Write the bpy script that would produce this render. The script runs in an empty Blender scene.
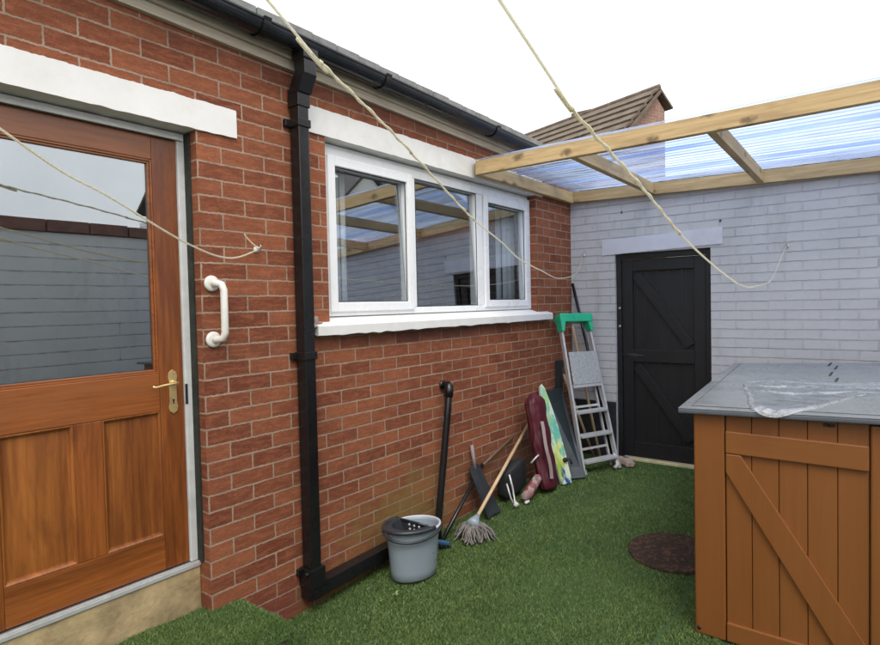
import bpy, bmesh, math, random
import numpy as np
from mathutils import Vector, Matrix, noise

random.seed(7)
rng = np.random.default_rng(7)
H = 1.55                      # eye height; every z below is measured from eye level
S = bpy.context.scene
COL = S.collection
PI = math.pi

# ------------------------------------------------------------------ materials
class NT:
    def __init__(s, name):
        s.m = bpy.data.materials.new(name)
        s.m.use_nodes = True
        s.t = s.m.node_tree
        s.t.nodes.clear()
        s.out = s.n('ShaderNodeOutputMaterial')
    def n(s, typ, **kw):
        o = s.t.nodes.new(typ)
        for k, v in kw.items():
            if k.startswith('_'):
                setattr(o, k[1:], v)
            else:
                key = int(k[1:]) if k[0] == 'i' and k[1:].isdigit() else k.replace('_', ' ')
                o.inputs[key].default_value = v
        return o
    def l(s, a, b):
        s.t.links.new(a, b)
    def coord(s, kind='Object', scale=(1, 1, 1), loc=(0, 0, 0)):
        tc = s.n('ShaderNodeTexCoord')
        mp = s.n('ShaderNodeMapping')
        mp.inputs['Scale'].default_value = scale
        mp.inputs['Location'].default_value = loc
        s.l(tc.outputs[kind], mp.inputs['Vector'])
        return mp.outputs['Vector']
    def noise(s, vec, scale=5, detail=4, rough=.55, dist=0):
        o = s.n('ShaderNodeTexNoise', Scale=scale, Detail=detail, Roughness=rough, Distortion=dist)
        s.l(vec, o.inputs['Vector'])
        return o.outputs['Fac']
    def ramp(s, fac, stops):
        r = s.n('ShaderNodeValToRGB')
        el = r.color_ramp.elements
        while len(el) < len(stops):
            el.new(.5)
        for e, (p, c) in zip(el, stops):
            e.position = p
            e.color = (*c, 1) if len(c) == 3 else c
        s.l(fac, r.inputs['Fac'])
        return r.outputs['Color']
    def mix(s, fac, a, b, blend='MIX'):
        m = s.n('ShaderNodeMix', _data_type='RGBA', _blend_type=blend)
        for v, i in ((fac, 0), (a, 6), (b, 7)):
            if hasattr(v, 'links'):
                s.l(v, m.inputs[i])
            elif i == 0:
                m.inputs[0].default_value = v
            else:
                m.inputs[i].default_value = (*v, 1)
        return m.outputs[2]
    def mapr(s, v, a, b, c, d):
        m = s.n('ShaderNodeMapRange')
        for i, x in enumerate((a, b, c, d)):
            m.inputs[i + 1].default_value = x
        s.l(v, m.inputs[0])
        return m.outputs[0]
    def math(s, op, a, b=0):
        m = s.n('ShaderNodeMath', _operation=op)
        for i, v in enumerate((a, b)):
            if hasattr(v, 'links'):
                s.l(v, m.inputs[i])
            else:
                m.inputs[i].default_value = v
        return m.outputs[0]
    def schlick(s):                                  # same from both sides of a thin pane
        lw = s.n('ShaderNodeLayerWeight', Blend=.5)
        return s.math('ADD', s.math('MULTIPLY', s.math('POWER', lw.outputs['Facing'], 5), .94), .045)
    def bsdf(s, color, rough=.6, bump=None, strength=.5, dist=.005, metallic=0, spec=.5, coat=0, trans=0):
        p = s.n('ShaderNodeBsdfPrincipled')
        if hasattr(color, 'links'):
            s.l(color, p.inputs['Base Color'])
        else:
            p.inputs['Base Color'].default_value = (*color, 1)
        if hasattr(rough, 'links'):
            s.l(rough, p.inputs['Roughness'])
        else:
            p.inputs['Roughness'].default_value = rough
        p.inputs['Metallic'].default_value = metallic
        p.inputs['Specular IOR Level'].default_value = spec
        p.inputs['Coat Weight'].default_value = coat
        p.inputs['Coat Roughness'].default_value = .15
        if bump is not None:
            b = s.n('ShaderNodeBump', Strength=strength, Distance=dist)
            s.l(bump, b.inputs['Height'])
            s.l(b.outputs['Normal'], p.inputs['Normal'])
        s.p = p
        s.l(p.outputs[0], s.out.inputs['Surface'])
        return s.m

def plain(name, c, rough=.5, var=.18, scale=9, metallic=0, bump=.0, bscale=40, coat=0, spec=.5, dirt=None, dirt_amt=.5):
    t = NT(name)
    v = t.coord('Object')
    f = t.noise(v, scale, 5, .6)
    lo = tuple(x * (1 - var) for x in c)
    hi = tuple(min(1, x * (1 + var)) for x in c)
    colr = t.ramp(f, [(.3, lo), (.7, hi)])
    if dirt:
        g = t.noise(v, scale * .45, 6, .7, .6)
        colr = t.mix(t.mapr(g, .5, .72, 0, dirt_amt), colr, dirt)
    rr = t.mapr(t.noise(v, scale * 2.1, 4), .3, .7, max(0, rough - .1), min(1, rough + .1))
    bm = t.noise(v, bscale, 4) if bump else None
    return t.bsdf(colr, rr, bm, bump, .004, metallic, spec, coat)

def wood(name, c_lo, c_hi, axis='z', rough=.5, coat=0, fine=60, knots=False, patch=None, bump=.25):
    t = NT(name)
    k = {'x': (.05, 1, 1), 'y': (1, .05, 1), 'z': (1, 1, .05)}[axis]
    v = t.coord('Object', tuple(q * 1.0 for q in k))
    f1 = t.noise(v, fine * 2.6, 6, .72, .4)
    f2 = t.noise(v, fine * .16, 4, .6, 1.2)
    g = t.math('ADD', t.math('MULTIPLY', f1, .5), t.math('MULTIPLY', f2, .5))
    colr = t.ramp(g, [(.38, c_lo), (.61, c_hi)])
    if patch:
        q = t.noise(t.coord('Object', tuple(.25 if a < 1 else 1 for a in k)), 7, 5, .62, .8)
        colr = t.mix(t.mapr(q, .48, .66, 0, .75), colr, patch)
    if knots:
        vo = t.n('ShaderNodeTexVoronoi', Scale=4.6, _voronoi_dimensions='2D')
        sp_ = t.n('ShaderNodeSeparateXYZ'); t.l(t.coord('Object'), sp_.inputs[0])
        cb_ = t.n('ShaderNodeCombineXYZ')
        al, ac = (sp_.outputs[0], sp_.outputs[1]) if axis == 'x' else (sp_.outputs[1], sp_.outputs[0])
        wob = t.mapr(t.noise(t.coord('Object'), 30, 3), 0, 1, -.02, .02)
        t.l(t.math('ADD', t.math('MULTIPLY', al, .55), wob), cb_.inputs[0]); t.l(t.math('ADD', t.math('ADD', ac, sp_.outputs[2]), wob), cb_.inputs[1])
        t.l(cb_.outputs[0], vo.inputs['Vector'])
        kf = t.mapr(vo.outputs['Distance'], .05, .13, .85, 0)
        colr = t.mix(kf, colr, tuple(x * .35 for x in c_lo))
    return t.bsdf(colr, rough, f1, bump, .002, 0, .5, coat)

def brickwork(name, c1, c2, mortar, voff=0, uoff=0, bw=.2325, bh=.075, ms=.0055, painted=None, stains_bands=None, bump=.9, msmooth=.15, dark=None, rough=.85, lead=None):
    t = NT(name)
    uv = t.coord('UV', (1, 1, 1), (uoff, voff, 0))
    nv = t.n('ShaderNodeTexNoise', Scale=9, Detail=3)
    t.l(uv, nv.inputs['Vector'])
    sub = t.n('ShaderNodeVectorMath', _operation='SUBTRACT')
    t.l(nv.outputs['Color'], sub.inputs[0])
    sub.inputs[1].default_value = (.5, .5, .5)
    sc = t.n('ShaderNodeVectorMath', _operation='SCALE', Scale=.006)
    t.l(sub.outputs[0], sc.inputs[0])
    nv2 = t.n('ShaderNodeTexNoise', Scale=70, Detail=3)
    t.l(uv, nv2.inputs['Vector'])
    sub2 = t.n('ShaderNodeVectorMath', _operation='SUBTRACT')
    t.l(nv2.outputs['Color'], sub2.inputs[0])
    sub2.inputs[1].default_value = (.5, .5, .5)
    sc2 = t.n('ShaderNodeVectorMath', _operation='SCALE', Scale=.006)
    t.l(sub2.outputs[0], sc2.inputs[0]); sc2.inputs['Scale'].default_value = .010
    ad = t.n('ShaderNodeVectorMath', _operation='ADD')
    t.l(uv, ad.inputs[0]); t.l(sc.outputs[0], ad.inputs[1])
    ad2 = t.n('ShaderNodeVectorMath', _operation='ADD')
    t.l(ad.outputs[0], ad2.inputs[0]); t.l(sc2.outputs[0], ad2.inputs[1])
    b = t.n('ShaderNodeTexBrick', Scale=1, Mortar_Size=ms, Mortar_Smooth=msmooth, Bias=0, Brick_Width=bw, Row_Height=bh)
    b.offset = .5; b.offset_frequency = 2; b.squash = 1
    t.l(ad2.outputs[0], b.inputs['Vector'])
    b.inputs['Color1'].default_value = (0, 0, 0, 1)
    b.inputs['Color2'].default_value = (1, 1, 1, 1)
    b.inputs['Mortar'].default_value = (.5, .5, .5, 1)
    fac = b.outputs['Fac']
    perb = b.outputs['Color']
    big = t.noise(uv, 1.3, 5, .6)
    fine = t.noise(t.coord('UV', (14, 60, 1)), 3, 5, .7)      # drag-wire texture
    spk = t.noise(uv, 160, 3, .7)
    if painted is None:
        colb = t.mix(perb, c1, c2)
        colb = t.mix(t.mapr(big, .35, .68, 0, .6), colb, dark or tuple(x * .6 for x in c1))
        colb = t.mix(t.mapr(fine, .35, .75, 0, .6), colb, tuple(x * .5 for x in c1))
        colb = t.mix(t.mapr(t.noise(t.coord('UV', (5, 22, 1)), 2.2, 4, .7), .45, .75, 0, .5), colb, tuple(min(1, x * 1.25 + .015) for x in c2))
        colb = t.mix(t.mapr(t.noise(uv, 24, 4, .7), .56, .8, 0, .35), colb, tuple(min(1, x * 1.5 + .03) for x in c2))
        colb = t.mix(t.mapr(t.noise(uv, 46, 4, .75), .64, .75, 0, .55), colb, (.05, .025, .02))
        colb = t.mix(t.mapr(t.noise(uv, 210, 3, .8), .40, .72, 0, .55), colb, tuple(x * .42 for x in c1))
        colb = t.mix(t.mapr(t.noise(uv, 130, 3, .8), .58, .78, 0, .45), colb, (.52, .30, .19))
        mort = t.mix(t.mapr(t.noise(uv, 5, 5, .7), .35, .7, 0, .8), mortar, tuple(x * .5 for x in mortar))
        colr = t.mix(fac, colb, mort)
        if stains_bands:
            for (cy, cz, ry, rz, c, amt) in stains_bands:
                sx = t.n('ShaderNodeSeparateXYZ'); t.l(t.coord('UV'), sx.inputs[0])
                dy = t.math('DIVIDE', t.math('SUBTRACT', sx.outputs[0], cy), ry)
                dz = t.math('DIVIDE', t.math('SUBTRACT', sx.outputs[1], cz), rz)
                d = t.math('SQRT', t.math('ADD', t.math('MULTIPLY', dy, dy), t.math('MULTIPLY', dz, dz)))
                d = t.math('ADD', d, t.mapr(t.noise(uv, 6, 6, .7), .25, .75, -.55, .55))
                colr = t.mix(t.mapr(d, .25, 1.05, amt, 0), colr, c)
    else:
        base, worn = painted
        colb = t.mix(t.mapr(big, .3, .7, 0, 1), base, tuple(x * .84 for x in base))
        colb = t.mix(t.mapr(perb, 0, 1, 0, .35), colb, tuple(x * .88 for x in base))
        colb = t.mix(t.mapr(t.noise(uv, 22, 6, .75), .52, .75, 0, .45), colb, tuple(x * .72 for x in base))
        gap = t.mapr(t.noise(uv, 7, 4, .7), .36, .62, .05, .68)
        bedn = t.n('ShaderNodeTexBrick', Scale=1, Mortar_Size=ms * .8, Mortar_Smooth=.4, Bias=0, Brick_Width=40, Row_Height=bh)
        t.l(ad2.outputs[0], bedn.inputs['Vector'])
        perp = t.math('MULTIPLY', fac, t.mapr(t.noise(uv, 3.5, 4, .8), .44, .60, .10, .85))
        facp = t.math('MAXIMUM', bedn.outputs['Fac'], perp)
        gapm = t.math('MULTIPLY', facp, gap)
        fac = t.math('MAXIMUM', t.math('MULTIPLY', fac, .6), t.math('MULTIPLY', bedn.outputs['Fac'], .95))
        colr = t.mix(gapm, colb, mortar)
        colr = t.mix(t.mapr(t.noise(uv, 34, 5, .8), .665, .74, 0, .9), colr, worn)
        colr = t.mix(t.mapr(t.noise(t.coord('UV', (1, .25, 1)), 3.2, 5, .75), .55, .75, 0, .5), colr, (base[0] * .52, base[1] * .5, base[2] * .47))
    hgt = t.math('SUBTRACT', t.math('MULTIPLY', fine, .22), fac)
    hgt = t.math('ADD', hgt, t.math('MULTIPLY', spk, .18))
    hgt = t.math('ADD', hgt, t.math('MULTIPLY', perb, .25))
    return t.bsdf(colr, rough, hgt, bump, .007, spec=.3)

def glass_pane(name, refl, tint=(.75, .8, .8)):
    t = NT(name)
    g = t.n('ShaderNodeBsdfGlossy', Roughness=.0)
    g.inputs['Color'].default_value = (.93, .97, 1, 1)
    nz = t.noise(t.coord('Object'), 1.4, 2, .5)
    b = t.n('ShaderNodeBump', Strength=.05, Distance=.01)
    t.l(nz, b.inputs['Height']); t.l(b.outputs[0], g.inputs['Normal'])
    tr = t.n('ShaderNodeBsdfTransparent'); tr.inputs[0].default_value = (*tint, 1)
    f = t.math('MAXIMUM', t.math('MULTIPLY', t.schlick(), 1.2), refl)
    m = t.n('ShaderNodeMixShader')
    t.l(f, m.inputs[0]); t.l(tr.outputs[0], m.inputs[1]); t.l(g.outputs[0], m.inputs[2])
    t.l(m.outputs[0], t.out.inputs['Surface'])
    return t.m

def clear_plastic(name, tint, gloss=.12, diff=.12, dcol=(.8, .85, .95), rough=.15, tint2=None, axis_scale=(.6, 9, 9)):
    t = NT(name)
    tr = t.n('ShaderNodeBsdfTransparent'); tr.inputs[0].default_value = (*tint, 1)
    if tint2:
        t.l(t.ramp(t.noise(t.coord('Object', (.35, 5, 5)), 3, 5, .6), [(.36, tint), (.62, tint2)]), tr.inputs[0])
    gl = t.n('ShaderNodeBsdfGlossy', Roughness=rough)
    di = t.n('ShaderNodeBsdfTranslucent'); di.inputs[0].default_value = (*dcol, 1)
    df = t.n('ShaderNodeBsdfDiffuse'); df.inputs[0].default_value = (*dcol, 1)
    dm = t.n('ShaderNodeMixShader', i0=.2); t.l(di.outputs[0], dm.inputs[1]); t.l(df.outputs[0], dm.inputs[2])
    m1 = t.n('ShaderNodeMixShader'); m2 = t.n('ShaderNodeMixShader')
    v = t.coord('Object', axis_scale)
    t.l(t.mapr(t.noise(v, 2.2, 5, .65), .35, .72, diff * .45, diff * 2.2), m1.inputs[0])
    t.l(tr.outputs[0], m1.inputs[1]); t.l(dm.outputs[0], m1.inputs[2])
    t.l(t.math('ADD', t.math('MULTIPLY', t.schlick(), .8), gloss * .3), m2.inputs[0])
    t.l(m1.outputs[0], m2.inputs[1]); t.l(gl.outputs[0], m2.inputs[2])
    t.l(m2.outputs[0], t.out.inputs['Surface'])
    return t.m

M = {}
# courses were read off the photograph: a bed joint lies at z = 1.612 (mod .075), perpends at y = 1.545
VOFF = -(1.612 % .075)
M['red_brick'] = brickwork('red_brick', (.19, .050, .023), (.435, .150, .066), (.42, .295, .21), VOFF, -1.545, dark=(.17, .054, .030), ms=.0046, bump=1.0,
    stains_bands=[(2.78, .20, .62, .36, (.22, .16, .045), .62), (2.15, .03, .35, .13, (.26, .17, .04), .6), (4.2, .25, 1.0, .25, (.20, .13, .07), .45),
           (3.1, 1.36, 1.5, .06, (.07, .035, .03), .6), (1.75, .02, .5, .14, (.17, .045, .04), .5), (3.2, 2.72, 2.5, .10, (.10, .04, .03), .55)])  # low stains, plus darker bands just under the window sill and fascia
M['grey_brick'] = brickwork('painted_grey_brick', (1, 1, 1), (1, 1, 1), (.36, .365, .39), -.022, .06, painted=((.60, .59, .588), (.27, .24, .22)), bump=1.0, ms=.0055)
M['right_brick'] = brickwork('painted_boundary_brick', (1, 1, 1), (1, 1, 1), (.16, .17, .19), 0, 0, bw=3.1, bh=.142, painted=((.78, .81, .82), (.5, .5, .5)), bump=.9, ms=.008)
M['far_brick'] = brickwork('far_house_brick', (.36, .20, .14), (.48, .28, .21), (.45, .4, .35), 0, 0)
M['coping'] = plain('red_coping', (.19, .10, .08), .8, .35, 9, bump=.3, dirt=(.10, .09, .085))
M['white_paint'] = plain('white_masonry_paint', (.78, .77, .74), .6, .05, 5, bump=.25, bscale=45, dirt=(.52, .49, .43), dirt_amt=.35)
M['upvc'] = plain('white_upvc', (.84, .845, .85), .28, .02, 3, dirt=(.76, .76, .74), dirt_amt=.08)
M['frame_grey'] = plain('greyish_white_frame_paint', (.62, .62, .60), .5, .10, 12, dirt=(.40, .38, .34), dirt_amt=.5)
M['seal'] = plain('dark_rubber_seal', (.02, .02, .022), .6)
M['cream_wood'] = wood('weathered_cream_board', (.40, .34, .26), (.62, .55, .44), 'y', .7, fine=26, patch=(.34, .27, .20))
M['black_plastic'] = plain('black_plastic', (.009, .009, .010), .27, .25, 3, dirt=(.025, .024, .022), dirt_amt=.3)
M['gutter'] = plain('black_gutter_plastic', (.010, .012, .017), .24, .25, 3, dirt=(.022, .025, .03), dirt_amt=.4)
M['slate'] = plain('grey_roof_edge', (.21, .21, .20), .8, .3, 14, bump=.4, dirt=(.2, .2, .19))
DO = dict(rough=.36, coat=.28)
M['door_v'] = wood('varnished_door_wood_upright', (.15, .042, .009), (.37, .108, .021), 'z', patch=(.115, .026, .007), fine=26, **DO)
M['door_h'] = wood('varnished_door_wood_level', (.15, .042, .009), (.36, .106, .021), 'y', patch=(.30, .10, .028), fine=26, **DO)
M['door_p'] = wood('varnished_door_panel', (.165, .046, .010), (.42, .142, .028), 'z', patch=(.145, .040, .010), fine=17, **DO)
M['brass'] = plain('aged_brass', (.78, .60, .28), .34, .1, 30, metallic=.75)
M['alu'] = plain('dull_aluminium', (.58, .58, .57), .42, .1, 20, metallic=.35)
M['steel'] = plain('grey_steel', (.4, .4, .4), .4, .2, 20, metallic=1)
M['concrete'] = plain('stained_concrete', (.42, .315, .165), .85, .35, 9, bump=.7, bscale=45, dirt=(.19, .125, .055), dirt_amt=.95)
M['grab'] = plain('ivory_plastic', (.76, .73, .66), .32, .04, 10)
M['timber_x'] = wood('new_softwood_x', (.38, .245, .105), (.66, .48, .245), 'x', .65, fine=24, knots=True, patch=(.36, .245, .12))
M['timber_y'] = wood('new_softwood_y', (.38, .245, .105), (.66, .48, .245), 'y', .65, fine=24, knots=True, patch=(.36, .245, .12))
M['sheet'] = clear_plastic('corrugated_clear_plastic', (.46, .58, .91), gloss=.0, diff=.30, dcol=(.60, .74, .99), rough=.12, tint2=(.84, .90, .99))
M['poly'] = None
M['gate'] = wood('black_painted_boards', (.004, .004, .0045), (.010, .010, .011), 'z', .55, fine=50, bump=.4)
M['gate2'] = plain('black_painted_timber', (.0065, .0065, .007), .55, .3, 14, bump=.3, dirt=(.016, .016, .017))
M['plinth'] = plain('black_wall_paint', (.02, .02, .022), .6, .3, 10, bump=.6, bscale=30, dirt=(.06, .06, .06))
M['yellow_strip'] = plain('yellowish_wood_strip', (.60, .53, .28), .7, .2, 20)
M['tile'] = plain('brown_concrete_tile', (.13, .10, .072), .85, .3, 5, bump=.4, bscale=12, dirt=(.23, .185, .125), dirt_amt=.7)
M['render_w'] = plain('white_render', (.86, .86, .83), .8, .05, 2, bump=.2)
M['dark_roof'] = plain('dark_slate_roof', (.075, .07, .068), .7, .3, 5)
M['cab'] = wood('brown_cabinet_boards', (.225, .080, .021), (.262, .096, .026), 'z', .36, coat=.12, fine=24, bump=.08)
M['cabx'] = wood('brown_cabinet_rails', (.228, .082, .022), (.266, .099, .027), 'x', .36, coat=.12, fine=24, bump=.08)
M['lid'] = plain('grey_vinyl_cover', (.195, .207, .214), .33, .12, 4, bump=.25, bscale=90, dirt=(.27, .285, .29), dirt_amt=.85)
M['lid_edge'] = plain('grey_vinyl_skirt', (.105, .12, .135), .42, .1, 6, bump=.2, bscale=90)
M['dark_slot'] = plain('black_strap', (.015, .015, .017), .5)
M['mat'] = plain('dark_brown_fibre', (.030, .017, .010), .9, .6, 70, bump=1.0, bscale=70, dirt=(.19, .085, .045), dirt_amt=1.0)
M['green_pl'] = plain('bright_green_plastic', (.03, .45, .24), .35, .1, 8)
M['plate'] = plain('checker_plate', (.50, .51, .50), .45, .25, 60, metallic=.4, bump=.8, bscale=110)
M['maroon'] = plain('maroon_nylon', (.075, .0075, .015), .6, .35, 10, bump=.4, bscale=30)
M['strap'] = plain('grey_webbing', (.28, .22, .22), .8)
M['dark_board'] = plain('dark_slate_board', (.018, .028, .032), .5, .2, 6)
M['broom_wood'] = wood('pale_broom_handle', (.46, .31, .17), (.62, .45, .27), 'z', .55, fine=40)
M['brown_stick'] = wood('brown_stick', (.10, .06, .035), (.17, .10, .06), 'z', .6)
M['bucket'] = plain('grey_blue_plastic', (.28, .33, .37), .36, .05, 5, dirt=(.22, .25, .27), dirt_amt=.4)
M['bucket_rim'] = plain('pale_rim_plastic', (.50, .54, .57), .35, .05)
M['wringer'] = plain('charcoal_plastic', (.028, .032, .038), .34, .2, 14)
M['mop_yarn'] = plain('dirty_cotton', (.19, .172, .155), .95, .45, 40)
M['blue_cloth'] = plain('blue_plastic', (.025, .085, .16), .5, .3, 20)
M['black_fabric'] = plain('black_fabric', (.012, .013, .015), .75, .3, 14, bump=.5, bscale=25)
M['stone'] = plain('pinkish_stone', (.34, .26, .215), .9, .25, 18, bump=.8, bscale=30)
M['white_metal'] = plain('whitish_metal', (.6, .6, .58), .5)
M['leaf_m'] = plain('dry_leaf', (.20, .24, .09), .8, .4, 30)
M['post_m'] = plain('galvanised_post', (.35, .36, .37), .5, metallic=.6)
M['soil'] = plain('bare_ground', (.10, .085, .065), .95, .3, 1.5, bump=.5)
M['inside'] = plain('dim_room_paint', (.16, .15, .145), .9, .1, 1)
M['curtain'] = plain('pale_blind_fabric', (.75, .77, .78), .8, .08, 6)

def rope_mat():
    t = NT('cream_nylon_rope')
    v = t.coord('Object')
    w = t.n('ShaderNodeTexWave', Scale=60, Distortion=2, Detail=2)
    t.l(v, w.inputs['Vector'])
    c = t.ramp(w.outputs['Fac'], [(.1, (.84, .81, .66)), (.6, (.92, .90, .79))])
    c = t.mix(t.mapr(t.noise(v, 5, 4), .5, .7, 0, .5), c, (.84, .79, .55))
    t.bsdf(c, .7, w.outputs['Fac'], .6, .002)
    tl = t.n('ShaderNodeBsdfTranslucent'); t.l(c, tl.inputs[0])
    tp = t.n('ShaderNodeBsdfTransparent'); tp.inputs[0].default_value = (.97, .95, .86, 1)
    m0 = t.n('ShaderNodeMixShader', i0=.35); t.l(tl.outputs[0], m0.inputs[1]); t.l(tp.outputs[0], m0.inputs[2])
    m = t.n('ShaderNodeMixShader', i0=.62); t.l(t.p.outputs[0], m.inputs[1]); t.l(m0.outputs[0], m.inputs[2])
    t.l(m.outputs[0], t.out.inputs['Surface'])
    return t.m
M['rope'] = rope_mat()

def roll_mat():
    t = NT('red_and_white_pattern')
    v = t.coord('Object', (26, 26, 26))
    vo = t.n('ShaderNodeTexVoronoi', Scale=1.0); t.l(v, vo.inputs['Vector'])
    c = t.ramp(vo.outputs['Color'], [(.2, (.38, .33, .31)), (.45, (.20, .02, .03)), (.7, (.34, .27, .26)), (.9, (.06, .05, .06))])
    return t.bsdf(c, .7)
M['roll'] = roll_mat()

def surf_mat():
    t = NT('bodyboard_print')
    v = t.coord('Object', (1, 1, 1))
    sx = t.n('ShaderNodeSeparateXYZ'); t.l(v, sx.inputs[0])
    n = t.noise(t.coord('Object', (6, 6, 1.6)), 1.6, 3, .5, .6)
    q = t.math('ADD', sx.outputs[2], t.mapr(n, .3, .7, -.13, .13))
    c = t.ramp(q, [(.02, (.012, .07, .22)), (.07, (.30, .42, .06)), (.19, (.55, .60, .10)), (.24, (.16, .42, .26)), (.45, (.10, .42, .32)), (.60, (.34, .52, .22)), (.70, (.16, .45, .30)), (.77, (.60, .62, .12))])
    c = t.mix(t.mapr(t.noise(t.coord('Object', (12, 12, 2)), 2, 3), .47, .60, 0, .85), c, (.60, .66, .54))
    return t.bsdf(c, .4)
M['surf'] = surf_mat()

def turf_mat(blade):
    t = NT('turf_blades' if blade else 'turf_backing')
    v = t.coord('Object')
    big = t.noise(v, 1.1, 5, .65)
    mid = t.noise(v, 7, 4, .6)
    tread = t.noise(t.coord('Object', (1, .6, 1), (2, 1, 0)), 2.3, 6, .7, .5)
    if blade:
        g = t.n('ShaderNodeNewGeometry')
        r = g.outputs['Random Per Island']
        c = t.ramp(r, [(0, (.042, .080, .018)), (.5, (.108, .180, .042)), (.85, (.180, .262, .068)), (1, (.34, .38, .16))])
        c = t.mix(t.mapr(big, .35, .68, 0, .75), c, (.080, .140, .036))
        c = t.mix(t.mapr(mid, .5, .75, 0, .45), c, (.185, .228, .066))
        c = t.mix(t.mapr(tread, .50, .68, 0, .6), c, (.055, .090, .026))
        c = t.mix(t.mapr(t.noise(v, 90, 2, .6), .68, .76, 0, .7), c, (.34, .36, .20))
        m = t.bsdf(c, .5, spec=.35)
        t.p.inputs['Subsurface Weight'].default_value = 0
        return m
    c = t.ramp(t.noise(v, 120, 3, .7), [(.3, (.014, .036, .010)), (.7, (.055, .11, .03))])
    return t.bsdf(c, .9, mid, .5, .01)
M['turf'] = turf_mat(True)
M['turf_base'] = turf_mat(False)

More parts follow.
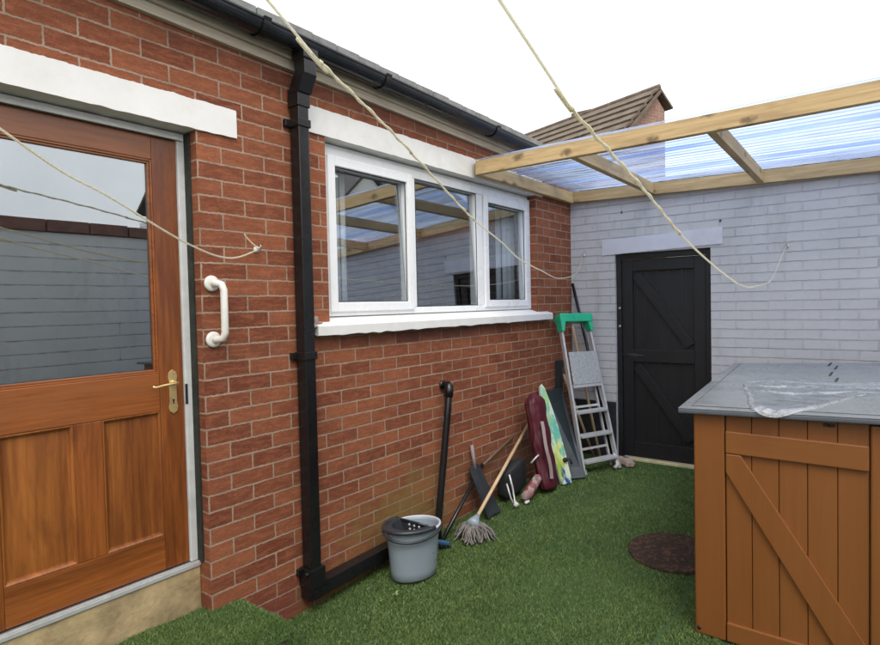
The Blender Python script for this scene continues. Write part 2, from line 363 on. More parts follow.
# ------------------------------------------------------------------ mesh builder
class MB:
    def __init__(s, xf=None):
        s.v = []; s.f = []; s.xf = xf; s.sm = []
    def add(s, vs, fs, smooth=False):
        b = len(s.v)
        for p in vs:
            p = Vector(p)
            s.v.append(s.xf @ p if s.xf else p)
        for f in fs:
            s.f.append([i + b for i in f]); s.sm.append(smooth)
        return s
    def box(s, x0, x1, y0, y1, z0, z1):
        if x0 > x1: x0, x1 = x1, x0
        if y0 > y1: y0, y1 = y1, y0
        if z0 > z1: z0, z1 = z1, z0
        vs = [(x, y, z) for x in (x0, x1) for y in (y0, y1) for z in (z0, z1)]
        return s.add(vs, [(0, 1, 3, 2), (4, 6, 7, 5), (0, 4, 5, 1), (2, 3, 7, 6), (0, 2, 6, 4), (1, 5, 7, 3)])
    def hexa(s, a, b):          # two quads of four points
        return s.add(list(a) + list(b), [(3, 2, 1, 0), (4, 5, 6, 7), (0, 1, 5, 4), (1, 2, 6, 5), (2, 3, 7, 6), (3, 0, 4, 7)])
    def bar(s, p, q, w, t, up=(0, 0, 1)):
        p = Vector(p); q = Vector(q); d = (q - p).normalized(); up = Vector(up)
        a = d.cross(up)
        if a.length < 1e-5: a = d.cross(Vector((1, 0, 0)))
        a.normalize(); b = a.cross(d).normalized()
        o = [a * (i * w / 2) + b * (j * t / 2) for i, j in ((-1, -1), (1, -1), (1, 1), (-1, 1))]
        return s.hexa([p + k for k in o], [q + k for k in o])
    def tube(s, path, r, n=10, caps=True, closed=False):
        P = [Vector(p) for p in path]; m = len(P)
        rs = r if isinstance(r, (list, tuple)) else [r] * m
        vs = []; fs = []; prev = None
        for i, p in enumerate(P):
            if closed: d = P[(i + 1) % m] - P[i - 1]
            else: d = P[min(i + 1, m - 1)] - P[max(i - 1, 0)]
            d.normalize()
            if prev is None:
                a = d.cross(Vector((0, 0, 1)))
                if a.length < .05: a = d.cross(Vector((1, 0, 0)))
            else:
                a = prev - d * prev.dot(d)
            a.normalize(); prev = a; b = d.cross(a)
            for k in range(n):
                t = 2 * PI * k / n
                vs.append(p + (a * math.cos(t) + b * math.sin(t)) * rs[i])
        for i in range(m if closed else m - 1):
            j = (i + 1) % m
            for k in range(n):
                k2 = (k + 1) % n
                fs.append((i * n + k, i * n + k2, j * n + k2, j * n + k))
        if caps and not closed:
            fs.append(list(range(n))[::-1]); fs.append([(m - 1) * n + k for k in range(n)])
        return s.add(vs, fs, True)
    def rings(s, rings, smooth=True, cap0=True, cap1=True):
        n = len(rings[0]); vs = [p for r in rings for p in r]; fs = []
        for i in range(len(rings) - 1):
            for k in range(n):
                k2 = (k + 1) % n
                fs.append((i * n + k, i * n + k2, (i + 1) * n + k2, (i + 1) * n + k))
        if cap0: fs.append(list(range(n))[::-1])
        if cap1: fs.append([(len(rings) - 1) * n + k for k in range(n)])
        return s.add(vs, fs, smooth)
    def prism(s, poly, off):
        off = Vector(off); n = len(poly); P = [Vector(p) for p in poly]
        fs = [list(range(n))[::-1], [n + k for k in range(n)]]
        for k in range(n):
            k2 = (k + 1) % n
            fs.append((k, k2, n + k2, n + k))
        return s.add(P + [p + off for p in P], fs)
    def blob(s, c, r, seed=0, amp=.25, n=14, m=9):
        vs = []; fs = []
        for i in range(m + 1):
            th = PI * i / m
            for k in range(n):
                ph = 2 * PI * k / n
                d = Vector((math.sin(th) * math.cos(ph), math.sin(th) * math.sin(ph), math.cos(th)))
                q = 1 + amp * noise.noise(d * 1.7 + Vector((seed, 0, 0))) * 2
                vs.append(Vector(c) + Vector((d.x * r[0], d.y * r[1], d.z * r[2])) * q)
        for i in range(m):
            for k in range(n):
                k2 = (k + 1) % n
                fs.append((i * n + k, (i + 1) * n + k, (i + 1) * n + k2, i * n + k2))
        return s.add(vs, fs, True)
    def build(s, name, mat, parent=None, bevel=0, seg=2, smooth=None, label=None, fixn=True):
        root = parent
        off = Vector((0, 0, 0))
        while root is not None:
            off += root.location
            root = root.parent
        me = bpy.data.meshes.new(name)
        W = [v + Vector((0, 0, H)) for v in s.v]
        me.from_pydata([v - off for v in W], [], s.f)
        bm = bmesh.new(); bm.from_mesh(me)
        bm.faces.ensure_lookup_table()
        for f, q in zip(bm.faces, s.sm): f.smooth = q if smooth is None else smooth
        if fixn: bmesh.ops.recalc_face_normals(bm, faces=bm.faces)
        if bevel:
            es = [e for e in bm.edges if len(e.link_faces) == 2 and e.calc_face_angle(0) > .6]
            bmesh.ops.bevel(bm, geom=es, offset=bevel, segments=seg, affect='EDGES', clamp_overlap=True, profile=.6)
        uvl = bm.loops.layers.uv.new('UVMap')
        for f in bm.faces:
            nrm = f.normal; a = [abs(x) for x in nrm]
            for lp in f.loops:
                co = lp.vert.co + off
                if a[0] >= a[1] and a[0] >= a[2]: lp[uvl].uv = (co.y, co.z)
                elif a[1] >= a[2]: lp[uvl].uv = (co.x, co.z)
                else: lp[uvl].uv = (co.x, co.y)
        bm.to_mesh(me); bm.free()
        if mat is not None:
            me.materials.append(mat)
        o = bpy.data.objects.new(name, me)
        COL.objects.link(o)
        o.parent = parent
        if label: o['label'] = label
        return o

def thing(name, label, cat, loc, group=None):
    o = bpy.data.objects.new(name, None)
    COL.objects.link(o)
    o.location = (loc[0], loc[1], loc[2] + H)
    o.empty_display_size = .1
    o['label'] = label; o['category'] = cat
    if group: o['group'] = group
    return o
def tag(o, label, cat, group=None):
    o['label'] = label; o['category'] = cat
    if group: o['group'] = group
    return o
def struct(o):
    o['kind'] = 'structure'
    return o
def gz(x, y):                                   # the yard climbs gently to the back wall
    return -1.65 + .04 * y

def smooth_path(pts, n=14):
    P = [Vector(p) for p in pts]; out = []
    for i in range(len(P) - 1):
        p0 = P[max(i - 1, 0)]; p1 = P[i]; p2 = P[i + 1]; p3 = P[min(i + 2, len(P) - 1)]
        for k in range(n):
            t = k / n
            out.append(.5 * ((2 * p1) + (p2 - p0) * t + (2 * p0 - 5 * p1 + 4 * p2 - p3) * t * t + (3 * p1 - p0 - 3 * p2 + p3) * t ** 3))
    out.append(P[-1]); return out

# ------------------------------------------------------------------ ground
b = MB(); b.add([(-400, -400, -1.95), (400, -400, -1.95), (400, 400, -1.95), (-400, 400, -1.95)], [(0, 1, 2, 3)])
struct(b.build('ground', M['soil']))
b = MB()
X0, X1, Y0, Y1 = -2.45, 1.92, -2.6, 5.33
nx, ny = 44, 80
vs = [(X0 + (X1 - X0) * i / nx, Y0 + (Y1 - Y0) * j / ny, 0) for j in range(ny + 1) for i in range(nx + 1)]
vs = [(x, y, gz(x, y) - .012 + .010 * noise.noise(Vector((x * 1.1, y * 1.1, 0)))) for x, y, z in vs]
fs = [(j * (nx + 1) + i, j * (nx + 1) + i + 1, (j + 1) * (nx + 1) + i + 1, (j + 1) * (nx + 1) + i) for j in range(ny) for i in range(nx)]
b.add(vs, fs, True)
struct(b.build('lawn', M['turf_base']))

SX0, SX1, SY1, SZ = -2.505, -2.085, 1.57, -1.375     # concrete step before the door
b = MB(); b.box(SX0, SX1, -.9, SY1, gz(0, 0) - .15, SZ)
st = b.build('step', M['concrete'], bevel=.012)
struct(st)
b = MB(); nx, ny = 12, 60
def turfz(x, y):
    e = 0
    if x > SX1 - .03: e += (x - SX1 + .03) ** 2 * 12
    if y > SY1 - .03: e += (y - SY1 + .03) ** 2 * 12
    return SZ + .014 - e + .012 * noise.noise(Vector((x * 4, y * 4, 3)))
tx = [SX0 + .004 + (SX1 + .035 - SX0) * i / nx for i in range(nx + 1)]
ty = [-.9 + (SY1 + .03 + .9) * j / ny for j in range(ny + 1)]
vs = [(x, y, turfz(x, y)) for y in ty for x in tx]
fs = [(j * (nx + 1) + i, j * (nx + 1) + i + 1, (j + 1) * (nx + 1) + i + 1, (j + 1) * (nx + 1) + i) for j in range(ny) for i in range(nx)]
b.add(vs, fs, True); o = b.build('step_turf', M['turf_base']); struct(o)

def blades(name, P, hmin, hmax, w):
    n = len(P)
    ang = rng.uniform(0, 2 * PI, n); lean = rng.uniform(.1, 1.3, n) ; hh = rng.uniform(hmin, hmax, n)
    la = rng.normal(1.2, 2.2, n)                     # nap lies mostly one way
    ww = rng.uniform(.6, 1.3, n) * w
    d = np.stack([np.cos(ang), np.sin(ang), np.zeros(n)], 1) * ww[:, None]
    tip = P + np.stack([np.cos(la) * lean * hh, np.sin(la) * lean * hh, hh], 1)
    V = np.stack([P - d, P + d, tip], 1).reshape(-1, 3)
    V[:, 2] += H
    me = bpy.data.meshes.new(name)
    me.vertices.add(3 * n); me.vertices.foreach_set('co', V.astype(np.float32).ravel())
    me.loops.add(3 * n); me.loops.foreach_set('vertex_index', np.arange(3 * n, dtype=np.int32))
    me.polygons.add(n); me.polygons.foreach_set('loop_start', np.arange(0, 3 * n, 3, dtype=np.int32))
    me.update(calc_edges=True); me.validate()
    me.materials.append(M['turf'])
    o = bpy.data.objects.new(name, me); COL.objects.link(o)
    o['kind'] = 'stuff'
    return o
def scatter(n, x0, x1, y0, y1):
    x = rng.uniform(x0, x1, n); y = rng.uniform(y0, y1, n)
    # slightly clumped nap
    return x, y
parts = []
for (n, x0, x1, y0, y1) in ((200000, -2.44, -.6, 1.2, 3.2), (100000, -2.44, -.6, 3.2, 5.25), (12000, -.6, .2, 1.0, 2.9), (12000, -2.1, -.4, .2, 1.2)):
    x, y = scatter(n, x0, x1, y0, y1)
    k = ~((x < SX1 + .01) & (y < SY1 + .01))
    dm = ((x + 1.02) ** 2 + (y - 3.58) ** 2) < .262 ** 2
    seam = (np.abs(x + .835 - .01 * np.sin(y * 9)) < .011) & (y < 3.25)
    k &= ~dm & ~seam
    x = x[k]; y = y[k]
    z = gz(x, y) - .010
    parts.append(np.stack([x, y, z], 1))
tag_o = blades('grass', np.concatenate(parts), .007, .015, .0019)
tag(tag_o, 'dark green artificial grass covering the yard', 'artificial grass')
x = rng.uniform(SX0 + .01, SX1 + .035, 40000); y = rng.uniform(.9, SY1 + .03, 40000)
z = np.array([turfz(a, c) for a, c in zip(x, y)]) - .002
o = blades('grass', np.stack([x, y, z], 1), .008, .018, .0019)
tag(o, 'artificial grass offcut laid over the doorstep', 'artificial grass')

# ------------------------------------------------------------------ bungalow
bung = thing('bungalow', 'red brick bungalow with orange wooden back door and white three-pane window', 'house', (-2.42, 1.9, -1.6))
WX, WB = -2.42, -2.70
b = MB()
DY0, DY1, DZ = .52, 1.425, .803
WY0, WY1, WZ0, WZ1 = 2.172, 4.545, -.10, .93
base = -2.0
def wb(y0, y1, z0, z1): b.box(WB, WX, y0, y1, z0, z1)
TOP = 1.25
wb(-2.6, DY0, base, TOP)
wb(DY0, DY1, base, -1.375)
wb(DY0, DY1, DZ, TOP)
wb(DY1, WY0, base, TOP)
wb(WY0, WY1, base, WZ0)
wb(WY0, WY1, WZ1, TOP)
wb(WY1, 5.235, base, TOP)
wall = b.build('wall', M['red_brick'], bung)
# extra depth of the house behind the outer leaf, so that it is a building and not a screen
b = MB(); b.box(-7.0, -6.8, -2.6, 6.4, base, TOP); b.box(-6.8, WB, -2.6, -2.4, base, TOP); b.box(-6.8, WB, 6.2, 6.4, base, TOP); b.box(WB, WX, 5.247, 6.4, base, TOP)
b.build('wall', M['red_brick'], bung)
b = MB(); b.box(-6.7, WB - .004, -2.3, 6.1, 1.0, 1.05); b.box(-6.7, WB - .004, -2.3, 6.1, -1.3, -1.25); b.box(-6.7, -6.6, -2.3, 6.1, -1.25, 1.0); b.box(-5.0, WB - .004, 1.75, 1.85, -1.25, 1.0)
b.build('room_lining', M['inside'], bung)
def rough_lintel(y0, y1, z0, z1, x0, x1, seed):
    bm = MB(); n = 110; rings = []
    for i in range(n + 1):
        y = y0 + (y1 - y0) * i / n
        t = .005 * noise.noise(Vector((y * 14, seed, 0))) + .004 * noise.noise(Vector((y * 60, seed, 4))); u = .004 * noise.noise(Vector((y * 17, seed, 9)))
        rings.append([(x0, y, z0 + u), (x1, y, z0 + u), (x1, y, z1 + t), (x0, y, z1 + t)])
    bm.rings(rings, smooth=False)
    return bm
rough_lintel(.30, 1.625, DZ - .010, .922, -2.60, -2.409, 1).build('lintel', M['white_paint'], bung, label='white painted lintel over the wooden door')
rough_lintel(2.033, 4.66, .921, 1.062, -2.60, -2.409, 5).build('lintel', M['white_paint'], bung, label='white painted lintel over the window')

# door frame and door
FX = -2.508
b = MB()
b.box(FX - .07, FX, DY1 - .040, DY1 - .001, -1.14, DZ - .016)
b.box(FX - .07, FX, DY0 + .001, DY0 + .040, -1.14, DZ - .016)
b.box(FX - .07, FX, DY0 + .0405, DY1 - .0405, .757, DZ - .016)
df = b.build('door_frame', M['frame_grey'], bung, bevel=.004)
b = MB(); b.box(FX + .006, FX + .016, DY0 + .03, DY1 - .02, .752, .764)
b.build('drip_bead', M['frame_grey'], df)
b = MB(); b.box(FX + .0005, FX + .042, DY1 - .009, DY1 - .001, -1.14, DZ - .018); b.build('mastic_strip', plain('dark_green_black_sealant', (.022, .024, .018), .8, .5, 20), df)
b = MB(); b.box(-2.62, -2.500, DY0 + .001, DY1 - .001, -1.375, -1.166)
b.build('doorstep', M['concrete'], bung, bevel=.006)
b = MB(); b.box(-2.60, -2.494, DY0 + .002, DY1 - .002, -1.164, -1.146); b.box(-2.503, -2.497, DY0 + .002, DY1 - .002, -1.146, -1.139)
b.build('threshold', M['alu'], bung, bevel=.002)
# leaf
LX, LB = -2.520, -2.564
y0, y1, z0, z1 = .563, 1.383, -1.135, .752
ga, gb2, gt, gbt = .692, 1.268, .642, -.262      # glass
door = MB()
door.box(LB, LX, y0, .684, z0, z1); door.box(LB, LX, 1.276, y1, z0, z1)
dr = door.build('door', M['door_v'], bung, bevel=.003)
for za, zb in ((.652, z1 - .0005), (-.436, -.272), (z0 + .0005, -.985)):
    b = MB(); b.box(LB, LX - .0006, .6845, 1.2755, za, zb); b.build('rail', M['door_h'], dr, bevel=.003)
b = MB(); b.box(LB, LX - .001, .930, 1.036, -.9845, -.4365)
b.build('mullion', M['door_v'], dr, bevel=.003)
for (a, c) in ((.685, .9295), (1.0365, 1.2752)):
    b = MB()
    zb, zt = -.9843, -.4367
    r0 = [(LX - .016, a, zb), (LX - .016, c, zb), (LX - .016, c, zt), (LX - .016, a, zt)]
    def inset(k, x): return [(x, a + k, zb + k), (x, c - k, zb + k), (x, c - k, zt - k), (x, a + k, zt - k)]
    b.rings([inset(0, LX - .030), inset(0, LX - .001), inset(.004, LX - .0005), inset(.010, LX - .006), inset(.014, LX - .015), inset(.020, LX - .016), inset(.0205, LX - .0155)], smooth=False)
    b.build('panel', M['door_p'], dr)
b = MB()
for k, xx in ((0, LX - .003), (.009, LX - .008)):
    a, c, zb, zt = ga - .008 + k, gb2 + .008 - k, gbt - .010 + k, gt + .010 - k
    w = .0085
    b.box(LX - .02, xx, a, a + w, zb, zt); b.box(LX - .02, xx, c - w, c, zb, zt)
    b.box(LX - .02, xx, a + w, c - w, zb, zb + w); b.box(LX - .02, xx, a + w, c - w, zt - w, zt)
b.build('glazing_bead', M['door_h'], dr, bevel=.002)
M['door_glass'] = glass_pane('door_glass', .30, (.62, .66, .66))
b = MB(); b.box(LX - .024, LX - .019, ga, gb2, gbt, gt)
b.build('pane', M['door_glass'], dr)
# brass handle
b = MB(); yc = 1.332; zc0, zc1 = -.456, -.262
prof = []
for (dy, dz) in ((-.017, .012), (-.021, .03), (-.0165, .055), (-.0165, .14), (-.021, .165), (-.017, .183), (0, .196), (.017, .183), (.021, .165), (.0165, .14), (.0165, .055), (.021, .03), (.017, .012), (0, 0)):
    prof.append((LX, yc + dy, zc0 + dz))
b.prism(prof, (.006, 0, 0))
b.tube([(LX, yc, -.318), (LX + .016, yc, -.318)], .011, 12)
b.build('lock_plate', M['brass'], dr, bevel=.0015)
b = MB(); b.tube([(LX + .010, yc, -.318), (LX + .042, yc, -.318), (LX + .050, yc - .014, -.318), (LX + .050, yc - .06, -.320), (LX + .046, yc - .095, -.326), (LX + .043, yc - .108, -.322)], [.008, .0075, .007, .0055, .005, .0055], 10)
b.build('lever_handle', M['brass'], dr)
b = MB(); b.tube([(LX + .0055, yc, -.395), (LX + .0075, yc, -.395)], .005, 10); b.box(LX + .0055, LX + .0075, yc - .0025, yc + .0025, -.412, -.395)
b.build('keyhole', M['seal'], dr)
b = MB(); b.box(FX, FX + .003, DY1 - .041, DY1 - .030, -.42, -.33)
b.build('strike_plate', M['seal'], df)

# window
GX = -2.475
b = MB()
A, C, ZB, ZT = WY0 + .001, WY1 - .001, -.052, .888
D = -2.545
b.box(D, GX, A, A + .060, ZB, ZT); b.box(D, GX, C - .060, C, ZB, ZT)
b.box(D, GX, A + .0605, C - .0605, ZT - .055, ZT); b.box(D, GX, A + .0605, C - .0605, ZB, ZB + .042)
b.box(D, GX, 2.940, 2.990, ZB + .0425, ZT - .0555); b.box(D, GX, 3.712, 3.795, ZB + .0425, ZT - .0555)
b.box(D - .01, GX - .022, A, C, ZT + .0005, WZ1 - .014)      # head packer under the lintel
win = b.build('window', M['upvc'], bung, bevel=.005, label='white upvc window with three panes')
def sash(a, c, zb, zt, w=.055):
    bb = MB(); f = GX + .014
    bb.box(D + .01, f, a, a + w, zb, zt); bb.box(D + .01, f, c - w, c, zb, zt)
    bb.box(D + .01, f, a + w + .0004, c - w - .0004, zt - w, zt); bb.box(D + .01, f, a + w + .0004, c - w - .0004, zb, zb + w)
    return bb.build('sash', M['upvc'], win, bevel=.006)
sash(2.226, 2.952, -.028, .846)
sash(3.805, 4.494, -.026, .838)
M['win_glass'] = glass_pane('window_glass', .27, (.93, .95, .95))
def pane(a, c, zb, zt):
    bb = MB(); dz_ = (zt - zb) / 2 * .038; q0, q1 = GX - .029, GX - .023
    bb.hexa([(q0 + dz_, a - .004, zb - .004), (q1 + dz_, a - .004, zb - .004), (q1 + dz_, c + .004, zb - .004), (q0 + dz_, c + .004, zb - .004)], [(q0 - dz_, a - .004, zt + .004), (q1 - dz_, a - .004, zt + .004), (q1 - dz_, c + .004, zt + .004), (q0 - dz_, c + .004, zt + .004)])
    bb.build('pane', M['win_glass'], win)
    s = MB(); q = .005; x0, x1 = GX - .0055, GX - .002
    s.box(x0, x1, a, a + q, zb, zt); s.box(x0, x1, c - q, c, zb, zt); s.box(x0, x1, a + q, c - q, zb, zb + q); s.box(x0, x1, a + q, c - q, zt - q, zt)
    s.build('gasket', M['seal'], win)
pane(2.2815, 2.8965, .0275, .7905)
pane(2.9905, 3.7115, -.0095, .8320)
pane(3.8605, 4.4385, .0295, .7825)
b = MB()
n = 46; rings = []
for i in range(n + 1):
    y = 2.045 + (4.735 - 2.045) * i / n
    e = .005 * noise.noise(Vector((y * 13, 2, 0))) - (.004 if random.random() < .15 else 0)
    rings.append([(-2.50, y, -.105), (-2.376 + e * .3, y, -.152 + e), (-2.366, y, -.148 + e), (-2.366, y, -.100), (-2.372, y, -.094), (-2.475, y, -.062), (-2.50, y, -.0535)])
b.rings(rings, smooth=False)
sill = b.build('window_sill', M['white_paint'], bung, label='white painted window sill with a rough lower edge')
b = MB(); b.blob((-2.395, 2.050, -.070), (.016, .02, .022), 3); b.blob((-2.39, 2.03, -.098), (.02, .022, .016), 5); b.blob((-2.40, 2.078, -.083), (.014, .022, .008), 8)
b.build('mortar_lump', M['stone'], sill)
# roof edge, fascia, gutter
def fz(y): return 1.238 - .0195 * y
YA, YB = -2.6, 5.6
b = MB(); b.hexa([(-2.43, YA, fz(YA)), (-2.394, YA, fz(YA)), (-2.394, YA, fz(YA) + .045), (-2.43, YA, fz(YA) + .045)], [(-2.43, YB, fz(YB)), (-2.394, YB, fz(YB)), (-2.394, YB, fz(YB) + .045), (-2.43, YB, fz(YB) + .045)])
b.hexa([(-2.43, YA, fz(YA) + .046), (-2.376, YA, fz(YA) + .046), (-2.376, YA, fz(YA) + .138), (-2.43, YA, fz(YA) + .138)], [(-2.43, YB, fz(YB) + .046), (-2.376, YB, fz(YB) + .046), (-2.376, YB, fz(YB) + .138), (-2.43, YB, fz(YB) + .138)])
b.build('fascia_board', M['cream_wood'], bung, bevel=.003)
gprof = []
for k in range(13):
    t = PI * k / 12
    gprof.append((-2.315 + .055 * math.cos(t), .110 - .050 * math.sin(t)))
gprof = [(-2.254, .119)] + [(-2.254, .111)] + gprof + [(-2.371, .120), (-2.366, .120)] + [(-2.315 + .050 * math.cos(PI - PI * k / 12), .112 - .045 * math.sin(PI * k / 12)) for k in range(13)] + [(-2.262, .119)]
b = MB()
def gring(y, s=1): return [(x, y, fz(y) + z) for x, z in gprof]
b.rings([gring(YA), gring(YB)], smooth=False)
gut = b.build('gutter', M['gutter'], bung, label='black half round gutter')
for y in (-.3, .75, 1.70, 2.52, 3.70, 4.62):
    b = MB()
    pr = [(-2.315 + .062 * math.cos(PI + PI * k / 12), .110 + .058 * math.sin(PI + PI * k / 12)) for k in range(13)] + [(-2.247, .125), (-2.262, .125), (-2.262, .1195)] + [(-2.315 + .0556 * math.cos(-PI * k / 12), .110 + .0506 * math.sin(-PI * k / 12)) for k in range(13)] + [(-2.3715, .124), (-2.377, .124)]
    b.rings([[(x, y + d, fz(y) + z) for x, z in pr] for d in (-.02, .02)], smooth=False)
    b.build('gutter_bracket', M['black_plastic'], gut)
b = MB()
sl = math.tan(math.radians(17))
def roofq(y, t): return [(-2.345, y, fz(y) + .140), (-2.345, y, fz(y) + .140 + t), (-4.7, y, fz(y) + .140 + t + 2.355 * sl), (-7.2, y, fz(y) + .2), (-7.2, y, fz(y) + .15), (-4.7, y, fz(y) + .15 + 2.355 * sl)]
b.rings([roofq(YA, .03), roofq(YB, .03)], smooth=False)
b.build('roof', M['slate'], bung)
# ragged tile noses along the eaves
b = MB(); y = YA
while y < YB:
    w = .165
    b.box(-2.36, -2.312 - random.uniform(0, .010), y + .002, y + w - .002, fz(y) + .145 + random.uniform(-.002, .002), fz(y) + .188)
    y += w
b.build('eaves_tile', M['slate'], bung, bevel=.002)
# downpipe: square black pipe
PYc, PX = 1.963, -2.372
b = MB()
hw = .034
b.box(PX - hw, PX + hw, PYc - hw, PYc + hw, -1.42, 1.055)
dp = b.build('downpipe', M['black_plastic'], bung, bevel=.006, label='black square downpipe beside the window')
def sqring(c, h, k=1): return [(c[0] - h, c[1] - h * k, c[2]), (c[0] + h, c[1] - h * k, c[2]), (c[0] + h, c[1] + h * k, c[2]), (c[0] - h, c[1] + h * k, c[2])]
b = MB(); b.rings([sqring((-2.315, PYc, fz(PYc) + .085), .046), sqring((-2.315, PYc, fz(PYc) + .03), .046), sqring((-2.315, PYc, fz(PYc) + .025), .039), sqring((-2.315, PYc, fz(PYc) - .045), .039)], smooth=False)
b.rings([sqring((-2.318, PYc, fz(PYc) - .04), .042), sqring((-2.365, PYc, fz(PYc) - .125), .042)], smooth=False)
b.rings([sqring((-2.37, PYc, fz(PYc) - .10), .040), sqring((PX, PYc, fz(PYc) - .19), .040)], smooth=False)
b.build('swan_neck', M['black_plastic'], dp, bevel=.004)
for z in (.93, -.245, -1.36):
    b = MB(); h = .041 if z > -1 else .048
    b.box(PX - h, PX + h, PYc - h, PYc + h, z - .02, z + .02); b.box(-2.419, -2.395, PYc - .068, PYc + .068, z - .017, z + .017)
    if z < -1:
        b.box(PX - h, PX + h, PYc - h, PYc + h, z - .075, z - .0205); b.tube([(PX + .02, PYc - .062, z), (PX + .02, PYc + .062, z)], .012, 8)
    b.build('pipe_clip', M['black_plastic'], dp, bevel=.003)
b = MB()
b.rings([sqring((PX, PYc, -1.40), .043), sqring((PX, PYc, -1.50), .043)], smooth=False)
b.hexa([(PX - .036, PYc + .03, -1.50), (PX + .036, PYc + .03, -1.50), (PX + .036, PYc + .03, -1.425), (PX - .036, PYc + .03, -1.425)],
       [(PX - .036, 2.62, -1.49), (PX + .036, 2.62, -1.49), (PX + .036, 2.62, -1.415), (PX - .036, 2.62, -1.415)])
b.build('drain_pipe', M['black_plastic'], dp, bevel=.005)
b = MB(); b.tube([(-2.46, 3.165, -.545), (-2.385, 3.165, -.545), (-2.362, 3.160, -.550), (-2.350, 3.153, -.575), (-2.348, 3.12, -.76), (-2.345, 3.00, -1.40), (-2.345, 2.985, -1.55)], .0235, 14)
wp = b.build('waste_pipe', M['black_plastic'], bung, label='thin black waste pipe leaning down the brick wall')
b = MB(); b.tube([(-2.428, 3.165, -.545), (-2.405, 3.165, -.545)], .031, 14); b.tube([(-2.372, 3.163, -.545), (-2.356, 3.158, -.551), (-2.349, 3.150, -.575), (-2.348, 3.140, -.62)], .031, 14)
b.build('elbow', M['black_plastic'], wp)

# blinds behind the panes
def slats(name, label, ya, yb, n, x, grp=None):
    bb = MB()
    for i in range(n):
        c = ya + (yb - ya) * (i + .5) / n; w = (yb - ya) / n * .98
        bb.rings([[(x + .012 * math.sin(i * 1.3) + .01 * math.cos(6.28 * t), c - w / 2 + w * t, z) for t in (0, .25, .5, .75, 1)] + [(x - .002 + .012 * math.sin(i * 1.3) + .01 * math.cos(6.28 * t), c - w / 2 + w * t, z) for t in (1, .75, .5, .25, 0)] for z in (-.2, .82)])
    return tag(bb.build(name, M['curtain']), label, 'curtain')
slats('curtain', 'narrow pale curtain edge behind the left-hand window pane', 2.385, 2.465, 2, -2.605)
slats('curtain', 'pale vertical blind behind the narrow window pane farthest from the door', 4.17, 4.50, 4, -2.605)

# grab rail
gr = thing('grab_rail', 'short white plastic grab rail screwed to the brick wall beside the door', 'grab rail', (-2.42, 1.485, 0))
b = MB()
ry, rt, rb = 1.490, .118, -.134
b.tube([(-2.412, ry - .012, rt), (-2.385, ry - .010, rt), (-2.362, ry, rt - .006), (-2.352, ry + .004, rt - .03), (-2.352, ry + .004, rb + .03), (-2.362, ry, rb + .006), (-2.385, ry - .010, rb), (-2.412, ry - .012, rb)], [.018, .017, .0165, .016, .016, .0165, .017, .018], 16)
b.build('bar', M['grab'], gr)
for z in (rt, rb):
    b = MB(); c = ry - .016
    rg = lambda x, r: [(x, c + r * math.cos(2 * PI * k / 24), z + r * math.sin(2 * PI * k / 24)) for k in range(24)]
    b.rings([rg(-2.4195, .036), rg(-2.412, .036), rg(-2.407, .032), rg(-2.406, .024)])
    b.build('flange', M['grab'], gr)

# ------------------------------------------------------------------ back wall with black gate
BY = 5.24
bw = thing('garden_wall', 'grey painted brick wall across the end of the yard', 'wall', (-.6, BY, -1.45))
GXL, GXR, GZT, GZB = -1.99, -1.176, .425, -1.437
b = MB(); T = .22
b.box(WX + .001, GXL, BY, BY + T, -2.0, 1.06); b.box(GXR, 1.9, BY, BY + T, -2.0, 1.06); b.box(GXL, GXR, BY, BY + T, GZT, 1.06)
b.build('wall', M['grey_brick'], bw)
b = MB()
n = 26; rings = []
for i in range(n + 1):
    x = -2.105 + (1.022) * i / n; sl_ = .030 * i / n - .004
    e = .004 * noise.noise(Vector((x * 14, 8, 0)))
    rings.append([(x, BY + .15, .424 + sl_ + e), (x, BY - .010, .424 + sl_ + e), (x, BY - .010, .562 + sl_ - e), (x, BY + .15, .562 + sl_ - e)])
b.rings(rings, smooth=False); b.build('lintel', plain('pale_grey_paint', (.62, .62, .66), .6, .06, 5, bump=.3, dirt=(.45, .44, .45)), bw)
b = MB(); b.box(-2.415, GXL - .001, BY - .012, BY - .0005, -1.6, -.93)
b.build('plinth', M['plinth'], bw, bevel=.003)
b = MB()
jy0, jy1 = BY + .03, BY + .11
b.box(GXL + .001, GXL + .045, jy0, jy1, GZB, GZT - .001); b.box(GXR - .045, GXR - .001, jy0, jy1, GZB, GZT - .001); b.box(GXL + .0455, GXR - .0455, jy0, jy1, GZT - .05, GZT - .001)
b.build('door_frame', M['gate2'], bw, bevel=.004)
b = MB()
n = 7; g0, g1 = GXL + .048, GXR - .048
for i in range(n):
    a = g0 + (g1 - g0) * i / n; c = g0 + (g1 - g0) * (i + 1) / n
    b.box(a + .0015, c - .0015, BY + .078, BY + .098, GZB + .012, GZT - .054)
gate = b.build('gate', M['gate'], bw, bevel=.003, label='black ledged and braced wooden gate')
fy = BY + .077
for xa in (g0, g1 - .095):
    b = MB(); b.box(xa, xa + .095, fy - .026, fy, GZB + .012, GZT - .054); b.build('stile', M['gate'], gate, bevel=.004)
for za, zb in ((.265, GZT - .054), (-.556, -.442), (GZB + .012, -1.285)):
    b = MB(); b.box(g0 + .0955, g1 - .0955, fy - .026, fy, za, zb); b.build('rail', M['gate2'], gate, bevel=.004)
def brace(p, q):
    bb = MB(); bb.bar((p[0], fy - .0115, p[1]), (q[0], fy - .0115, q[1]), .022, .085, up=(0, 1, 0)); 
    return bb
for (za, zb) in ((.225, -.40), (-.60, -1.23)):
    bb = MB(); bb.bar((g0 + .13, fy - .011, za), (g1 - .13, fy - .011, zb), .085, .021, up=(0, 1, 0))
    bb.build('brace', M['gate2'], gate, bevel=.003)
